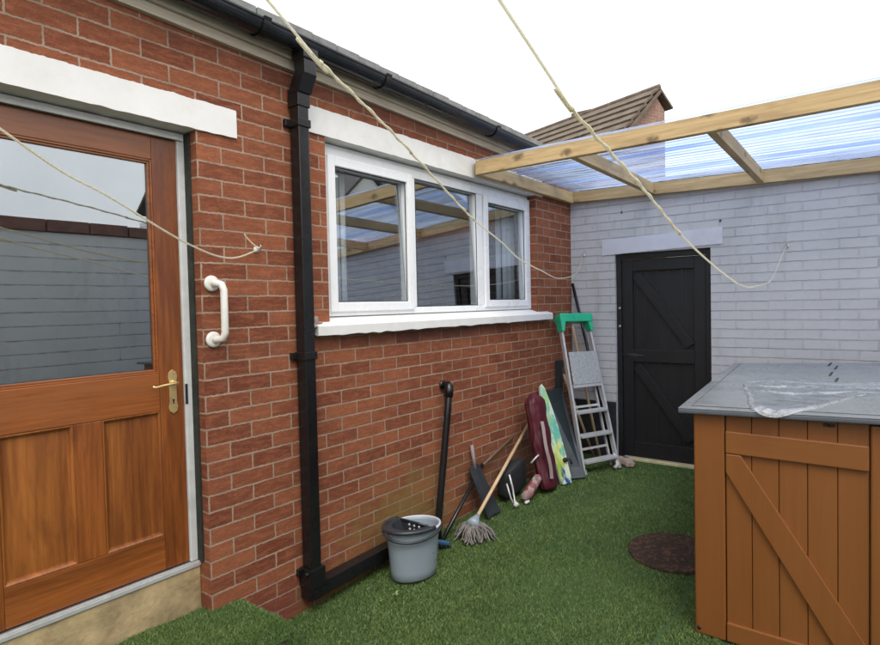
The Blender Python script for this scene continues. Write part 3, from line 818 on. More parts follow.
b = MB(); b.tube([(GXL + .02, fy - .034, -.497), (GXL + .24, fy - .034, -.497)], .005, 8); b.box(GXL + .10, GXL + .18, fy - .031, fy - .0265, -.515, -.48)
b.build('latch', plain('dark_iron', (.05, .05, .05), .5, metallic=.3), gate)
for z in (-.07, -.235):
    b = MB(); b.tube([(GXL + .028, jy0 - .006, z), (GXL + .028, jy0, z)], .014, 10); b.build('bolt', M['steel'], bw)
b = MB(); b.box(GXL + .10, GXR - .0455, BY - .02, BY + .02, GZB - .01, GZB + .010)
b.build('threshold', M['yellow_strip'], bw, bevel=.003)
# rawlplug holes and fixings left in the wall
for (x, z) in ((-1.92, .80), (-1.10, .64)):
    b = MB(); b.blob((x, BY - .001, z), (.010, .004, .012), x, .5, 8, 6); b.build('filled_hole', plain('grimy_filler', (.12, .11, .11), .9, .4, 40), bw)

# right boundary wall and its coping
RX = 1.9
rw = thing('boundary_wall', 'grey painted boundary wall with a red coping along the right side', 'wall', (RX, 2, -1.6))
b = MB(); b.box(RX, RX + .22, -2.6, BY + T, -2.0, .85); b.build('wall', M['right_brick'], rw)
b = MB(); b.box(WX + .001, RX - .001, -2.65, -2.45, -2.0, .55); b.build('wall', M['right_brick'], rw)  # unseen rear wall, there to hold back light from behind the camera
b = MB(); y = -2.6
while y < 3.45:
    b.box(RX - .03, RX + .25, y + .006, y + .410, .852 + random.uniform(-.001, .004), .975 + random.uniform(-.008, .008)); y += .416
b.build('coping', M['coping'], rw, bevel=.008)
b = MB(); b.box(RX, RX + .22, 3.475, BY + T, .8505, 1.06); b.build('wall', M['right_brick'], rw)

# ------------------------------------------------------------------ lean-to canopy
lt = thing('lean_to_canopy', 'softwood canopy with clear corrugated sheets over the yard corner', 'canopy', (-1, 4.4, .95))
FY = 3.555
b = MB(); b.hexa([(-2.372, FY, .932), (-2.372, FY + .047, .932), (-2.372, FY + .047, 1.030), (-2.372, FY, 1.030)], [(1.85, FY, .938), (1.85, FY + .047, .938), (1.85, FY + .047, 1.036), (1.85, FY, 1.036)])
b.build('front_beam', M['timber_x'], lt, bevel=.004)
b = MB(); b.hexa([(-2.408, FY + .0475, .938), (-2.361, FY + .0475, .938), (-2.361, FY + .0475, 1.030), (-2.408, FY + .0475, 1.030)], [(-2.408, BY - .052, .928), (-2.361, BY - .052, .928), (-2.361, BY - .052, 1.028), (-2.408, BY - .052, 1.028)])
b.build('wall_plate', M['timber_y'], lt, bevel=.004, label='timber wall plate on the red brick wall')
b = MB(); b.box(RX - .048, RX - .001, FY, BY - .052, .90, 1.025); b.build('wall_plate', M['timber_y'], lt, bevel=.004, label='timber wall plate on the boundary wall')
b = MB()
def lz(x): return .935 - (x + 2.41) * .0262
b.hexa([(-2.408, BY - .051, lz(-2.41)), (-2.408, BY - .001, lz(-2.41)), (-2.408, BY - .001, lz(-2.41) + .10), (-2.408, BY - .051, lz(-2.41) + .10)], [(RX - .05, BY - .051, lz(1.85)), (RX - .05, BY - .001, lz(1.85)), (RX - .05, BY - .001, lz(1.85) + .10), (RX - .05, BY - .051, lz(1.85) + .10)])
b.build('ledger', M['timber_x'], lt, bevel=.004)
def rafter(x):
    bb = MB(); za, zb = .938, lz(x) + .004
    bb.hexa([(x - .024, FY + .0475, za), (x + .024, FY + .0475, za), (x + .024, FY + .0475, za + .092), (x - .024, FY + .0475, za + .092)], [(x - .024, BY - .0515, zb), (x + .024, BY - .0515, zb), (x + .024, BY - .0515, zb + .094), (x - .024, BY - .0515, zb + .094)])
    bb.build('rafter', M['timber_y'], lt, bevel=.004)
for x in (-1.64, -.80, .04, .88): rafter(x)
# corrugated sheets: corrugations run along x
def corrugated(ya, yb, dz):
    bb = MB(); per = .076; n = int((yb - ya) / per * 12); xs = [-2.39, -1.2, 0, 1.2, 1.86]
    vs = []; m = len(xs)
    for i in range(n + 1):
        y = ya + (yb - ya) * i / n
        z = .008 * math.sin(2 * PI * (y - FY) / per) + dz
        f = (y - FY) / (BY - FY)
        for x in xs:
            vs.append((x, y, (1.040 + .0014 * (x + 2.4)) * (1 - f) + (lz(x) + .108) * f + z + .003 * noise.noise(Vector((x * 2, y * 3, 5)))))
    bb.add(vs, [(i * m + j, i * m + j + 1, (i + 1) * m + j + 1, (i + 1) * m + j) for i in range(n) for j in range(m - 1)], True)
    return bb.build('roof_sheet', M['sheet'], lt)
corrugated(FY - .006, FY + .67, 0); corrugated(FY + .60, FY + 1.28, .003); corrugated(FY + 1.21, BY - .004, .006)
b = MB(); rings = []
for i in range(140):
    x = -2.3 + 4.1 * i / 139; q = .004 * noise.noise(Vector((x * 19, 3, 0)))
    rings.append([(x, BY - .050, lz(x) + .0955), (x, BY - .015, lz(x) + .0955), (x, BY - .015, lz(x) + .106 + q), (x, BY - .050, lz(x) + .104 + q)])
b.rings(rings, smooth=False); b.build('foam_filler', M['wringer'], lt)

# ------------------------------------------------------------------ neighbours
# far house: ridge end at (-4.2,14,4.9), ridge runs along (-.95,.32)
fh = thing('brick_house', 'brick house with a brown tiled roof behind the end wall', 'house', (-8, 15, -1.6))
U = Vector((-.949, .316, 0)); N = Vector((-.316, -.949, 0)); RE = Vector((-4.2, 14.0, 4.86))
Lh, run, pit = 9.5, 4.0, math.tan(math.radians(43))
Z = Vector((0, 0, 1))
b = MB()
foot = RE - Z * (run * pit - .12) + U * .22
rb_ = .45
gp = [foot + N * (run - .15), RE + U * .12 - Z * .10, RE + U * .12 - N * (rb_ - .1) - Z * (rb_ * pit)]
gp2 = [foot + N * (run - .15), RE + U * .12 - N * (rb_ - .1)]
lo = [p.copy() for p in gp2]
for p in lo: p.z = -2.0
b.prism([lo[0], gp[0], gp[1], gp[2], lo[1]], U * (Lh - .44))
b.build('wall', M['far_brick'], fh)
# tiled slopes: stepped courses
for sgn in (1, -1):
    b = MB(); rl_ = run if sgn == 1 else rb_; nrow = 17 if sgn == 1 else 1
    for k in range(nrow):
        s0, s1 = rl_ * k / nrow, rl_ * (k + 1) / nrow + (.05 if sgn == 1 else 0)
        a0 = RE + N * sgn * s0 - Z * (s0 * pit); a1 = RE + N * sgn * s1 - Z * (s1 * pit)
        up = (Z * 1 + N * sgn * pit * .9).normalized()
        b.hexa([a0 + up * .0, a0 + U * Lh, a0 + U * Lh + up * .05, a0 + up * .05], [a1 + up * .055, a1 + U * Lh + up * .055, a1 + U * Lh + up * .105, a1 + up * .105])
    b.build('roof', M['tile'], fh)
b = MB()
for k in range(21):
    p = RE + U * (Lh * k / 21 + .01) + Z * .05
    b.tube([p, p + U * (Lh / 21 - .02)], .07, 8)
b.build('ridge_tile', M['tile'], fh)
b = MB()
for s0, s1 in ((.0, run),):
    a0 = RE - U * .02 - Z * .05; a1 = a0 + N * run - Z * (run * pit)
    b.bar(a0, a1, .04, .09, up=U)
b.build('verge_board', M['tile'], fh)
b = MB(); cpos = RE + U * 2.55 - N * .35; b.box(cpos.x - .3, cpos.x + .3, cpos.y - .25, cpos.y + .25, RE.z - 1, RE.z + .22)
b.build('chimney', M['tile'], fh, bevel=.02)

# house on the other side of the boundary wall (it shows in the window glass)
nh = thing('rendered_house', 'white gabled house with a dark roof beyond the boundary wall', 'house', (11, 15, -1.6))
UPZ = 1.1
b = MB(); b.prism([(9.0, 12.0, -2), (9.0, 12.0, 1.95 + UPZ), (9.0, 14.78, 4.42 + UPZ), (9.0, 17.56, 1.95 + UPZ), (9.0, 17.56, -2)], (4.6, 0, 0))
b.box(9.9, 17.3, 11.2, 11.95, -2, 2.4 + UPZ); b.box(9.9, 17.3, 17.6, 26, -2, 2.4 + UPZ)
b.build('wall', M['render_w'], nh)
b = MB()
b.prism([(9.45, 10.9, 2.55 + UPZ), (9.45, 10.9, 2.68 + UPZ), (13.6, 10.9, 6.33 + UPZ), (17.75, 10.9, 2.68 + UPZ), (17.75, 10.9, 2.55 + UPZ), (13.6, 10.9, 6.2 + UPZ)], (0, 15.5, 0))
for s in (-1, 1):
    b.prism([(8.85, 14.78, 4.45 + UPZ), (8.85, 14.78, 4.57 + UPZ), (8.85, 14.78 + s * 3.1, 1.80 + UPZ), (8.85, 14.78 + s * 3.1, 1.68 + UPZ)], (4.0, 0, 0))
b.build('roof', M['dark_roof'], nh)
b = MB(); sd = Vector((.66, 0, .58)).normalized(); sn = Vector((-.66, 0, .75)).normalized()
c = Vector((12.2, 16.1, 5.32 + UPZ - .22)); q = [c + sd * i * .5 + Vector((0, j * .42, 0)) + sn * .02 for i, j in ((-1, -1), (-1, 1), (1, 1), (1, -1))]
b.hexa(q, [p + sn * .08 for p in q]); b.build('skylight', M['upvc'], nh)

# ------------------------------------------------------------------ hot tub
th = math.radians(-1.2)
class Plan:                                             # the cover is not quite square in plan
    def __matmul__(s, p):
        k = p.y * (1 + .085 * max(0, min(1.2, p.x))); lean = -.079 * max(0, 1 - p.x / 1.2)
        return Vector((-.712 + p.x * math.cos(th) + k * lean, 2.822 + p.x * math.sin(th) + k, p.z))
XT = Plan()
def tz(): return -1.54
tub = thing('hot_tub', 'square hot tub in a brown boarded cabinet under a grey cover', 'hot tub', (-.712, 2.822, -1.54))
TW, TD = 1.44, 2.08
b = MB(XT); b.box(.02, TW - .02, .035, TD - .03, -1.56, -.506); b.build('cabinet_core', M['cab'], tub)
for (ua, ub) in ((0, .131), (.655, .786), (TW - .131, TW)):
    b = MB(XT); b.box(ua, ub, 0, .12, -1.542, -.505); b.build('corner_post', M['cab'], tub, bevel=.010, seg=3)
for (ua, ub) in ((.134, .652), (.789, TW - .134)):
    n = 5; b = MB(XT)
    for i in range(n):
        a = ua + (ub - ua) * i / n; c = ua + (ub - ua) * (i + 1) / n
        b.box(a + .0012, c - .0012, .012, .034, -1.536, -.503)
    pn = b.build('board_panel', M['cab'], tub, bevel=.003)
    b = MB(XT); b.box(ua + .001, ub - .001, -.004, .0118, -.687, -.588); b.build('top_rail', M['cabx'], pn, bevel=.005)
    b = MB(XT); b.box(ua + .001, ub - .001, -.004, .0118, -1.536, -1.452); b.build('bottom_rail', M['cabx'], pn, bevel=.005)
    # diagonal from the upper left corner to the lower right one
    b = MB(XT); z1_, z0_ = -.6885, -1.4505
    poly = [(ua + .001, -.003, z1_), (ua + .062, -.003, z1_), (ub - .001, -.003, z0_ + .055), (ub - .001, -.003, z0_), (ub - .098, -.003, z0_), (ua + .001, -.003, z1_ - .085)]
    b.prism(poly, (0, .0146, 0)); b.build('brace', M['cab'], pn, bevel=.005)
# side boards seen from a step to the left
b = MB(XT)
for i in range(14):
    a = .124 + (TD - .16) * i / 14
    b.box(.004, .018, a + .001, a + (TD - .16) / 14 - .001, -1.536, -.533)
b.build('board_panel', M['cab'], tub, bevel=.003)
b = MB(XT); b.tube([(.018, -.004, -1.512), (.018, .002, -1.512)], .009, 10); b.build('drain_hole', M['seal'], tub)
b = MB(XT); b.tube([(.520, .012, -.522), (.520, .004, -.522)], .006, 8); b.box(.500, .540, .004, .0125, -.526, -.516); b.build('clip', M['seal'], tub)
# cover
b = MB(XT)
fold = .47
for (ua, ub) in ((-.062, TW + .06),):
    rn = 5; gn = 14
    # top skin gently domed so the edges fall away
    n1, n2 = 20, 26
    vs = []; fs = []
    for j in range(n2 + 1):
        for i in range(n1 + 1):
            u = ua + (ub - ua) * i / n1; v = -.035 + (TD + .07) * j / n2
            e = min(u - ua, .03, ub - u) / .03 * min(v + .035, .03, TD + .035 - v) / .03
            zz = -.498 + .028 * (1 - min(1, abs(u - .72) / .78)) + .006 * max(0, min(1, e)) ** .5 + .003 * noise.noise(Vector((u * 3, v * 3, 1))) * max(0, min(1, e))
            vs.append((u, v, zz))
    fs = [(j * (n1 + 1) + i, j * (n1 + 1) + i + 1, (j + 1) * (n1 + 1) + i + 1, (j + 1) * (n1 + 1) + i) for j in range(n2) for i in range(n1)]
    b.add(vs, fs, True)
cov = b.build('cover', M['lid'], tub, fixn=True)
b = MB(XT)
for (ua, ub) in ((-.062, TW + .06),):
    um = .72; zl = lambda u: .028 * (1 - min(1, abs(u - .72) / .78))
    for (ca, cb) in ((ua, um), (um, ub)):
        lo_ = [(ca, -.035, -.521 + zl(ca)), (cb, -.035, -.521 + zl(cb)), (cb, TD + .035, -.521 + zl(cb)), (ca, TD + .035, -.521 + zl(ca))]
        b.hexa(lo_, [(p[0], p[1], p[2] + .0215) for p in lo_])
b.build('cover_skirt', M['lid_edge'], cov, bevel=.006)
b = MB(XT)                                              # piped seams along the border
for off in (.0, ):
    b.tube([(-.012, TD - .02, -.490), (-.012, .02, -.490), (.72, .02, -.4635), (TW, .02, -.490)], .0022, 6)
b.build('piping', M['lid'], cov)
for (x, y, w) in ((-.325, 4.83, .05), (-.279, 4.23, .055), (-.276, 4.62, .05), (-.233, 3.93, .055)):
    b = MB(); b.box(x - .006, x + .006, y - .10, y + .10, -.492, -.4665); b.build('strap', M['dark_slot'], cov, bevel=.002)

# crumpled polythene on the cover
M['poly'] = clear_plastic('clear_polythene', (.90, .93, .95), gloss=.35, diff=.20, dcol=(.92, .94, .96), rough=.12, axis_scale=(5, 9, 5))
b = MB(); nu, nv = 90, 44; vs = []
def edge_front(x):
    pts = [(-.64, 3.55), (-.56, 3.24), (-.48, 2.90), (-.44, 2.780), (-.33, 2.776), (-.24, 2.98), (-.12, 3.28), (.1, 3.40), (.5, 3.2)]
    for (a, ya), (c, yc_) in zip(pts, pts[1:]):
        if x <= c: return ya + (yc_ - ya) * (x - a) / (c - a)
    return pts[-1][1]
def edge_back(x): return 3.66 + .12 * min(1, (x + .64) / .15) + .03 * math.sin(x * 9)
for j in range(nv + 1):
    for i in range(nu + 1):
        x = -.64 + 1.14 * i / nu
        f = j / nv; ya, yb = edge_front(x) + .02 * noise.noise(Vector((x * 22, 0, 0))), edge_back(x)
        y = ya + (yb - ya) * f
        q = Vector((x * 3.2, y * 9, 0))
        z = -.487 + .016 * max(0, min(1, (x + .7) / .7)) + .014 * (1 - abs(noise.noise(q)) * 2.2) * .6 + .008 * (1 - 2 * abs(noise.noise(q * 2.3))) + .003 * noise.noise(q * 7)
        z += .010 * math.exp(-((f - .96) / .05) ** 2)
        if y < 2.79: z -= (2.79 - y) * .9
        vs.append((x, y, z))
fs = [(j * (nu + 1) + i, j * (nu + 1) + i + 1, (j + 1) * (nu + 1) + i + 1, (j + 1) * (nu + 1) + i) for j in range(nv) for i in range(nu)]
b.add(vs, fs, True)
ps = tag(b.build('plastic_sheet', M['poly']), 'crumpled clear plastic sheet lying on the grey hot tub cover', 'plastic sheet')
M['poly2'] = clear_plastic('folded_polythene', (.95, .97, .98), gloss=.5, diff=.85, dcol=(.97, .97, .98), rough=.15, axis_scale=(14, 14, 5))
def fold_ribbon(pts, w, seed):
    P = smooth_path([(x, y, 0) for x, y in pts], 12); bb = MB(); L_ = []; R_ = []
    for i, p in enumerate(P):
        d = (P[min(i + 1, len(P) - 1)] - P[max(i - 1, 0)]).normalized(); nn_ = Vector((-d.y, d.x, 0))
        k = w * (.55 + .9 * abs(noise.noise(Vector((i * .13, seed, 0)))) * 1.6) * math.sin(PI * min(1, max(0, i / (len(P) - 1))) ** .6) ** .5
        zz = -.480 + .016 * max(0, min(1, (p.x + .7) / .7)) + .005 * noise.noise(Vector((i * .2, seed, 3))) - max(0, 2.79 - p.y) * .9
        L_.append((p.x - nn_.x * k, p.y - nn_.y * k, zz - .003)); R_.append((p.x + nn_.x * k, p.y + nn_.y * k, zz - .002))
        
    m = len(P); mid = [((a_[0] + c_[0]) / 2, (a_[1] + c_[1]) / 2, max(a_[2], c_[2]) + .009) for a_, c_ in zip(L_, R_)]
    bb.add(L_ + mid + R_, [(i, i + 1, m + i + 1, m + i) for i in range(m - 1)] + [(m + i, m + i + 1, 2 * m + i + 1, 2 * m + i) for i in range(m - 1)], True)
    bb.build('fold', M['poly2'], ps)
fold_ribbon([(-.63, 3.66), (-.60, 3.42), (-.54, 3.18), (-.485, 2.90), (-.44, 2.784), (-.33, 2.780), (-.26, 2.92), (-.16, 3.20), (-.09, 3.38), (-.11, 3.50)], .020, 1)
fold_ribbon([(-.63, 3.63), (-.50, 3.55), (-.36, 3.60), (-.22, 3.57), (-.05, 3.64), (.15, 3.60), (.45, 3.66)], .024, 4)
fold_ribbon([(-.60, 3.74), (-.42, 3.78), (-.20, 3.73), (.05, 3.79), (.45, 3.76)], .014, 7)
fold_ribbon([(-.56, 3.36), (-.40, 3.30), (-.26, 3.36), (-.10, 3.46), (.2, 3.50)], .011, 9)
fold_ribbon([(-.455, 2.86), (-.40, 2.785), (-.36, 2.785), (-.29, 2.86), (-.25, 2.98)], .040, 12)

# round brown cover on the turf
b = MB(); n = 40; cx, cy = -1.02, 3.58
def crg(r, z): return [(cx + r * math.cos(2 * PI * k / n) * (1 + .03 * noise.noise(Vector((math.cos(2 * PI * k / n) * 2, math.sin(2 * PI * k / n) * 2, 4)))), cy + r * math.sin(2 * PI * k / n) * (1 + .03 * noise.noise(Vector((math.cos(2 * PI * k / n) * 2, math.sin(2 * PI * k / n) * 2, 4)))), gz(0, cy + r * math.sin(2 * PI * k / n)) + z) for k in range(n)]
b.rings([crg(.262, -.02), crg(.262, .006), crg(.25, .009), crg(.235, .004), crg(.15, .006), crg(.05, .005)])
tag(b.build('drain_cover', M['mat']), 'round dark brown cover lying in the turf against the hot tub', 'drain cover')

# ------------------------------------------------------------------ stepladder leaning on the brick wall
Rf, Rt = Vector((-1.87, 4.94, -1.447)), Vector((-2.20, 5.09, -.165))
Lf, Lt = Vector((-2.045, 4.62, -1.460)), Vector((-2.33, 4.79, -.155))
sl_ = thing('stepladder', 'aluminium stepladder with a green plastic top leaning in the corner', 'stepladder', (-1.96, 4.75, -1.45))
wdir = (Rf - Lf).normalized(); updir = (Lt - Lf).normalized(); nd = wdir.cross(updir).normalized()   # towards the yard
if nd.x < 0: nd = -nd
for p, q in ((Lf, Lt), (Rf, Rt)):
    b = MB(); b.bar(p, q, .020, .042, up=nd); b.build('stile', M['alu'], sl_, bevel=.003)
    b = MB(); d = (q - p).normalized(); b.bar(p - d * .005, p + d * .035, .030, .060, up=nd); b.build('rubber_foot', M['seal'] if False else plain('grey_rubber', (.3, .33, .3), .7), sl_, bevel=.003)
def at(t): return Lf.lerp(Lt, t), Rf.lerp(Rt, t)
for t in (.075, .235, .385):
    a, c = at(t); b = MB(); k = wdir * .012
    hor = Vector((nd.x, nd.y, 0)).normalized()
    b.bar(a + k + hor * .005, c - k + hor * .005, .085, .020, up=Vector((0, 0, 1))); b.build('tread', M['alu'], sl_, bevel=.003)
a, c = at(.56); a2, c2 = at(.775); k = wdir * .015
b = MB(); o1 = nd * .030
b.hexa([a + k + o1, c - k + o1, c2 - k + o1, a2 + k + o1], [a + k + o1 + nd * .012, c - k + o1 + nd * .012, c2 - k + o1 + nd * .012, a2 + k + o1 + nd * .012])
b.build('platform', M['plate'], sl_, bevel=.002)
a, c = at(.552); b = MB(); b.bar(a + k + o1 * .7, c - k + o1 * .7, .03, .03, up=nd); b.build('platform_rail', M['alu'], sl_)
for p, q, s in ((Lf, Lt, 1), (Rf, Rt, -1)):
    b = MB(); o2 = -nd * .055 + wdir * .028 * s
    b.bar(p.lerp(q, .02) + o2, p.lerp(q, .70) + o2, .016, .024, up=nd); b.build('rear_leg', M['alu'], sl_, bevel=.002)
for t in (.15, .42):
    a, c = at(t); o2 = -nd * .055; b = MB(); b.bar(a + o2 + wdir * .03, c + o2 - wdir * .03, .02, .02, up=nd); b.build('cross_bar', M['alu'], sl_)
# green tool tray
b = MB(); up2 = updir; k0 = Lt + up2 * -.03; k1 = Rt + up2 * -.03
A_ = -wdir * .022; n = 9
f0 = nd * .055; f1 = -nd * .05
b.hexa([k0 + A_ + f1, k1 - A_ + f1, k1 - A_ + f0, k0 + A_ + f0], [k0 + A_ + f1 + up2 * .070, k1 - A_ + f1 + up2 * .070, k1 - A_ + f0 + up2 * .078, k0 + A_ + f0 + up2 * .078])
tr = b.build('top_tray', M['green_pl'], sl_, bevel=.010, seg=3)
for kk, s in ((k0 + A_ * .9, 1), (k1 - A_ * .9, -1)):
    b = MB(); b.hexa([kk + f1 * .8 + up2 * .01, kk + f0 * .95 + up2 * .01, kk + f0 * .95 + up2 * .01 + wdir * .05 * s, kk + f1 * .8 + up2 * .01 + wdir * .05 * s],
           [kk + f1 * .5 - up2 * .085, kk + f0 * .8 - up2 * .085, kk + f0 * .8 - up2 * .085 + wdir * .028 * s, kk + f1 * .5 - up2 * .085 + wdir * .028 * s])
    b.build('tray_bracket', M['green_pl'], tr, bevel=.006)
m_ = (k0 + k1) / 2
for s in (-.6, .5):
    b = MB(); b.tube([m_ + wdir * .12 * s + up2 * .072, m_ + wdir * .12 * s + up2 * .090], .009, 8); b.build('tray_knob', M['green_pl'], tr)

# ------------------------------------------------------------------ things leaning on the brick wall
def lean_slab(name, mat, bl, br, tl, trr, th_, parent=None, bevel=.004):
    bb = MB(); bl, br, tl, trr = map(Vector, (bl, br, tl, trr)); nn = (br - bl).cross(tl - bl).normalized()
    if nn.x < 0: nn = -nn
    bb.hexa([bl, br, trr, tl], [p + nn * th_ for p in (bl, br, trr, tl)])
    return bb.build(name, mat, parent, bevel=bevel)
o = lean_slab('board', M['dark_board'], (-2.13, 4.44, -1.472), (-2.005, 4.56, -1.465), (-2.40, 4.62, -.78), (-2.375, 4.90, -.78), .018)
tag(o, 'dark slate coloured board leaning between the bodyboard and the ladder', 'board')
# bodyboard
sb = thing('bodyboard', 'green, yellow and white patterned bodyboard leaning on the brick wall', 'bodyboard', (-2.09, 4.35, -1.476))
P0 = Vector((-2.10, 4.305, -1.474)); P1 = Vector((-2.025, 4.43, -1.470)); Tp = Vector((-2.375, 4.515, -.70))
wv = (P1 - P0); upv = Tp - (P0 + wv * .3)
outl = [(0.05, 0), (.0, .03), (-.05, .3), (-.03, .6), (.05, .85), (.2, .97), (.42, 1.0), (.62, .96), (.82, .80), (1.0, .55), (1.06, .3), (1.02, .03), (.95, 0)]
nn = wv.cross(upv).normalized()
if nn.x < 0: nn = -nn
pl = [P0 + wv * a * .70 + upv * c for a, c in outl]
b = MB(); b.prism(pl, nn * .004); bd = b.build('deck', M['surf'], sb)
for v in bd.data.vertices: pass
b = MB(); b.prism([p - nn * .028 for p in pl], nn * .0275); b.build('foam_core', plain('white_foam', (.68, .70, .70), .5), sb, bevel=.006)
b = MB(); q = P0 + wv * .55 + upv * .22; b.tube([q + nn * .004, q + nn * .03], .018, 10); b.tube([q + nn * .02, q + nn * .03 + wv * .25, q + nn * .02 + wv * .35 - upv * .05], .008, 8); b.build('leash_plug', M['seal'], sb)
# maroon tent bag
tb = thing('tent_bag', 'long maroon nylon bag standing against the brick wall', 'bag', (-2.15, 4.16, -1.485))
B0, B1 = Vector((-2.125, 4.15, -1.478)), Vector((-2.275, 4.17, -.735))
ax = (B1 - B0).normalized(); e1 = ax.cross(Vector((1, 0, 0))).normalized(); e2 = ax.cross(e1)
RP = [(0, .03), (.012, .075), (.04, .098), (.09, .106), (.3, .110), (.55, .108), (.72, .108), (.84, .112), (.92, .106), (.955, .088), (.98, .062), (1.0, .034), (1.01, .01)]
rings = []
ts = [0, .012, .025] + [.04 + .96 * k / 70 for k in range(71)] + [1.01]
for t in ts:
    for (ta, ra), (tb_, rb_) in zip(RP, RP[1:]):
        if t <= tb_:
            r = ra + (rb_ - ra) * (t - ta) / (tb_ - ta); break
    c = B0.lerp(B1, t) + e2 * .005 * math.sin(t * 5); rg = []
    for k in range(48):
        a = 2 * PI * k / 48
        dd = Vector((math.cos(a), math.sin(a), 0))
        cr_ = abs(noise.noise(Vector((dd.x * 2.6, dd.y * 2.6, t * 4 + dd.x * 2))))
        q = 1 + .15 * noise.noise(Vector((dd.x * 1.5, dd.y * 1.5, t * 5))) + .24 * cr_ - .05 + .025 * noise.noise(Vector((dd.x * 3, dd.y * 3, t * 20 + dd.y * 4)))
        rg.append(c + (e1 * math.cos(a) * 1.0 + e2 * math.sin(a) * .60) * r * q)
    rings.append(rg)
b = MB(); b.rings(rings); ob = b.build('bag_body', M['maroon'], tb)
b = MB(); tl_ = []
for i in range(9):
    t = .16 + .58 * i / 8
    tl_.append(B0.lerp(B1, t) + Vector((.70, -.70, 0)) * (.118 + .022 * math.sin(PI * i / 8)) + e1 * .01 * math.sin(i))
rr = []
for i, p in enumerate(tl_):
    s = Vector((.7, .7, 0)) * .013; d2 = Vector((.7, -.7, 0)) * .003
    rr.append([p - s - d2, p + s - d2, p + s + d2, p - s + d2])
b.rings(rr, smooth=False); b.build('carry_strap', M['strap'], tb)
# black folded bag with pale fittings + patterned roll in front of it
fb = thing('folded_bag', 'black fabric bag slumped on the turf beside the maroon bag', 'bag', (-2.25, 3.86, -1.497))
b = MB()
rings = []
for t, w, h in ((0, .02, .06), (.04, .04, .10), (.3, .05, .112), (.6, .05, .118), (.95, .042, .11), (1, .02, .07)):
    c = Vector((-2.315, 3.74, -1.375)).lerp(Vector((-2.285, 4.00, -1.315)), t)
    rings.append([c + Vector((math.copysign(abs(math.cos(a)) ** .35, math.cos(a)) * w, 0, math.copysign(abs(math.sin(a)) ** .35, math.sin(a)) * h)) * (1 + .08 * noise.noise(Vector((a, t * 4, 0)))) for a in [2 * PI * k / 20 for k in range(20)]])
b.rings(rings); b.build('bag_body', M['black_fabric'], fb)
b = MB(); b.tube([(-2.235, 3.72, -1.27), (-2.215, 3.73, -1.36), (-2.19, 3.72, -1.47), (-2.18, 3.70, -1.485)], .007, 8); b.build('metal_tube', M['alu'], fb)
b = MB(); b.tube([(-2.24, 3.69, -1.33), (-2.20, 3.68, -1.43), (-2.185, 3.70, -1.48)], .006, 8); b.build('metal_tube', M['alu'], fb)
b = MB(); b.tube([(-2.20, 3.99, -1.24), (-2.175, 4.03, -1.20), (-2.165, 4.05, -1.185)], .008, 8)
b.build('metal_tube', M['alu'], fb)
b = MB(); b.tube([(-2.18, 3.70, -1.49), (-2.165, 3.715, -1.465)], .018, 10); b.build('end_cap', M['white_metal'], fb)
b = MB()
p, q = Vector((-2.165, 3.80, -1.465)), Vector((-2.155, 4.04, -1.345))
b.tube([p, p.lerp(q, .08), p.lerp(q, .3) + Vector((.006, 0, 0)), p.lerp(q, .6), p.lerp(q, .92), q], [.018, .034, .038, .036, .033, .016], 14)
rl = b.build('rolled_towel', M['roll']); tag(rl, 'red and white patterned roll propped against the black bag', 'roll')
b = MB(); b.tube([p - (q - p).normalized() * .02 + Vector((.02, .01, -.012)), p + Vector((.03, .03, -.015))], .012, 8); b.build('end_cap', M['white_metal'], rl)
# black shovel blade
sh = thing('shovel', 'black plastic shovel standing against the foot of the brick wall', 'shovel', (-2.26, 3.58, -1.508))
b = MB()
b.rings([[(-2.385 + .16 * t, 3.48 + .02 * t + (.062 + .022 * t) * s, -1.17 - .335 * t + .018 * (1 - abs(s)) * (1 if k < 5 else .8)) for k, s in enumerate((-1, -.5, 0, .5, 1))] + [(-2.391 + .16 * t, 3.48 + .02 * t + (.062 + .022 * t) * s, -1.175 - .335 * t) for s in (1, .5, 0, -.5, -1)] for t in (0, .15, .5, .9, 1)], smooth=False)
b.build('blade', M['wringer'], sh)
b = MB(); b.tube([(-2.375, 3.48, -1.20), (-2.398, 3.475, -1.02)], .013, 10); b.build('handle', M['strap'], sh)
# long dark broom handle lying along the wall
br_ = thing('broom', 'long dark broom leaning low along the brick wall behind the bucket', 'broom', (-2.25, 2.95, -1.53))
p, q = Vector((-2.265, 2.93, -1.505)), Vector((-2.392, 3.60, -1.19)); q2 = Vector((-2.40, 4.07, -1.07))
b = MB(); b.tube([p, q], .0135, 10); b.build('handle', M['black_plastic'], br_)
b = MB(); b.tube([q - (q - p).normalized() * .02, q2], .010, 10); b.build('handle', M['brown_stick'], br_, label='brown wooden upper end of the handle')
b = MB(); b.bar(p + Vector((-.02, -.10, .03)), p + Vector((.065, -.01, .0)), .030, .022); hd = b.build('head', M['blue_cloth'], br_, bevel=.006)
b = MB()
for i in range(60):
    t = i / 59; c = (p + Vector((-.02, -.10, .02))).lerp(p + Vector((.065, -.01, -.01)), t) + Vector((random.uniform(-.01, .01), random.uniform(-.012, .012), 0))
    b.tube([c, Vector((c.x + random.uniform(-.01, .01), c.y + random.uniform(-.01, .01), gz(0, c.y) + .003))], .002, 4)
b.build('bristles', M['black_fabric'], hd)
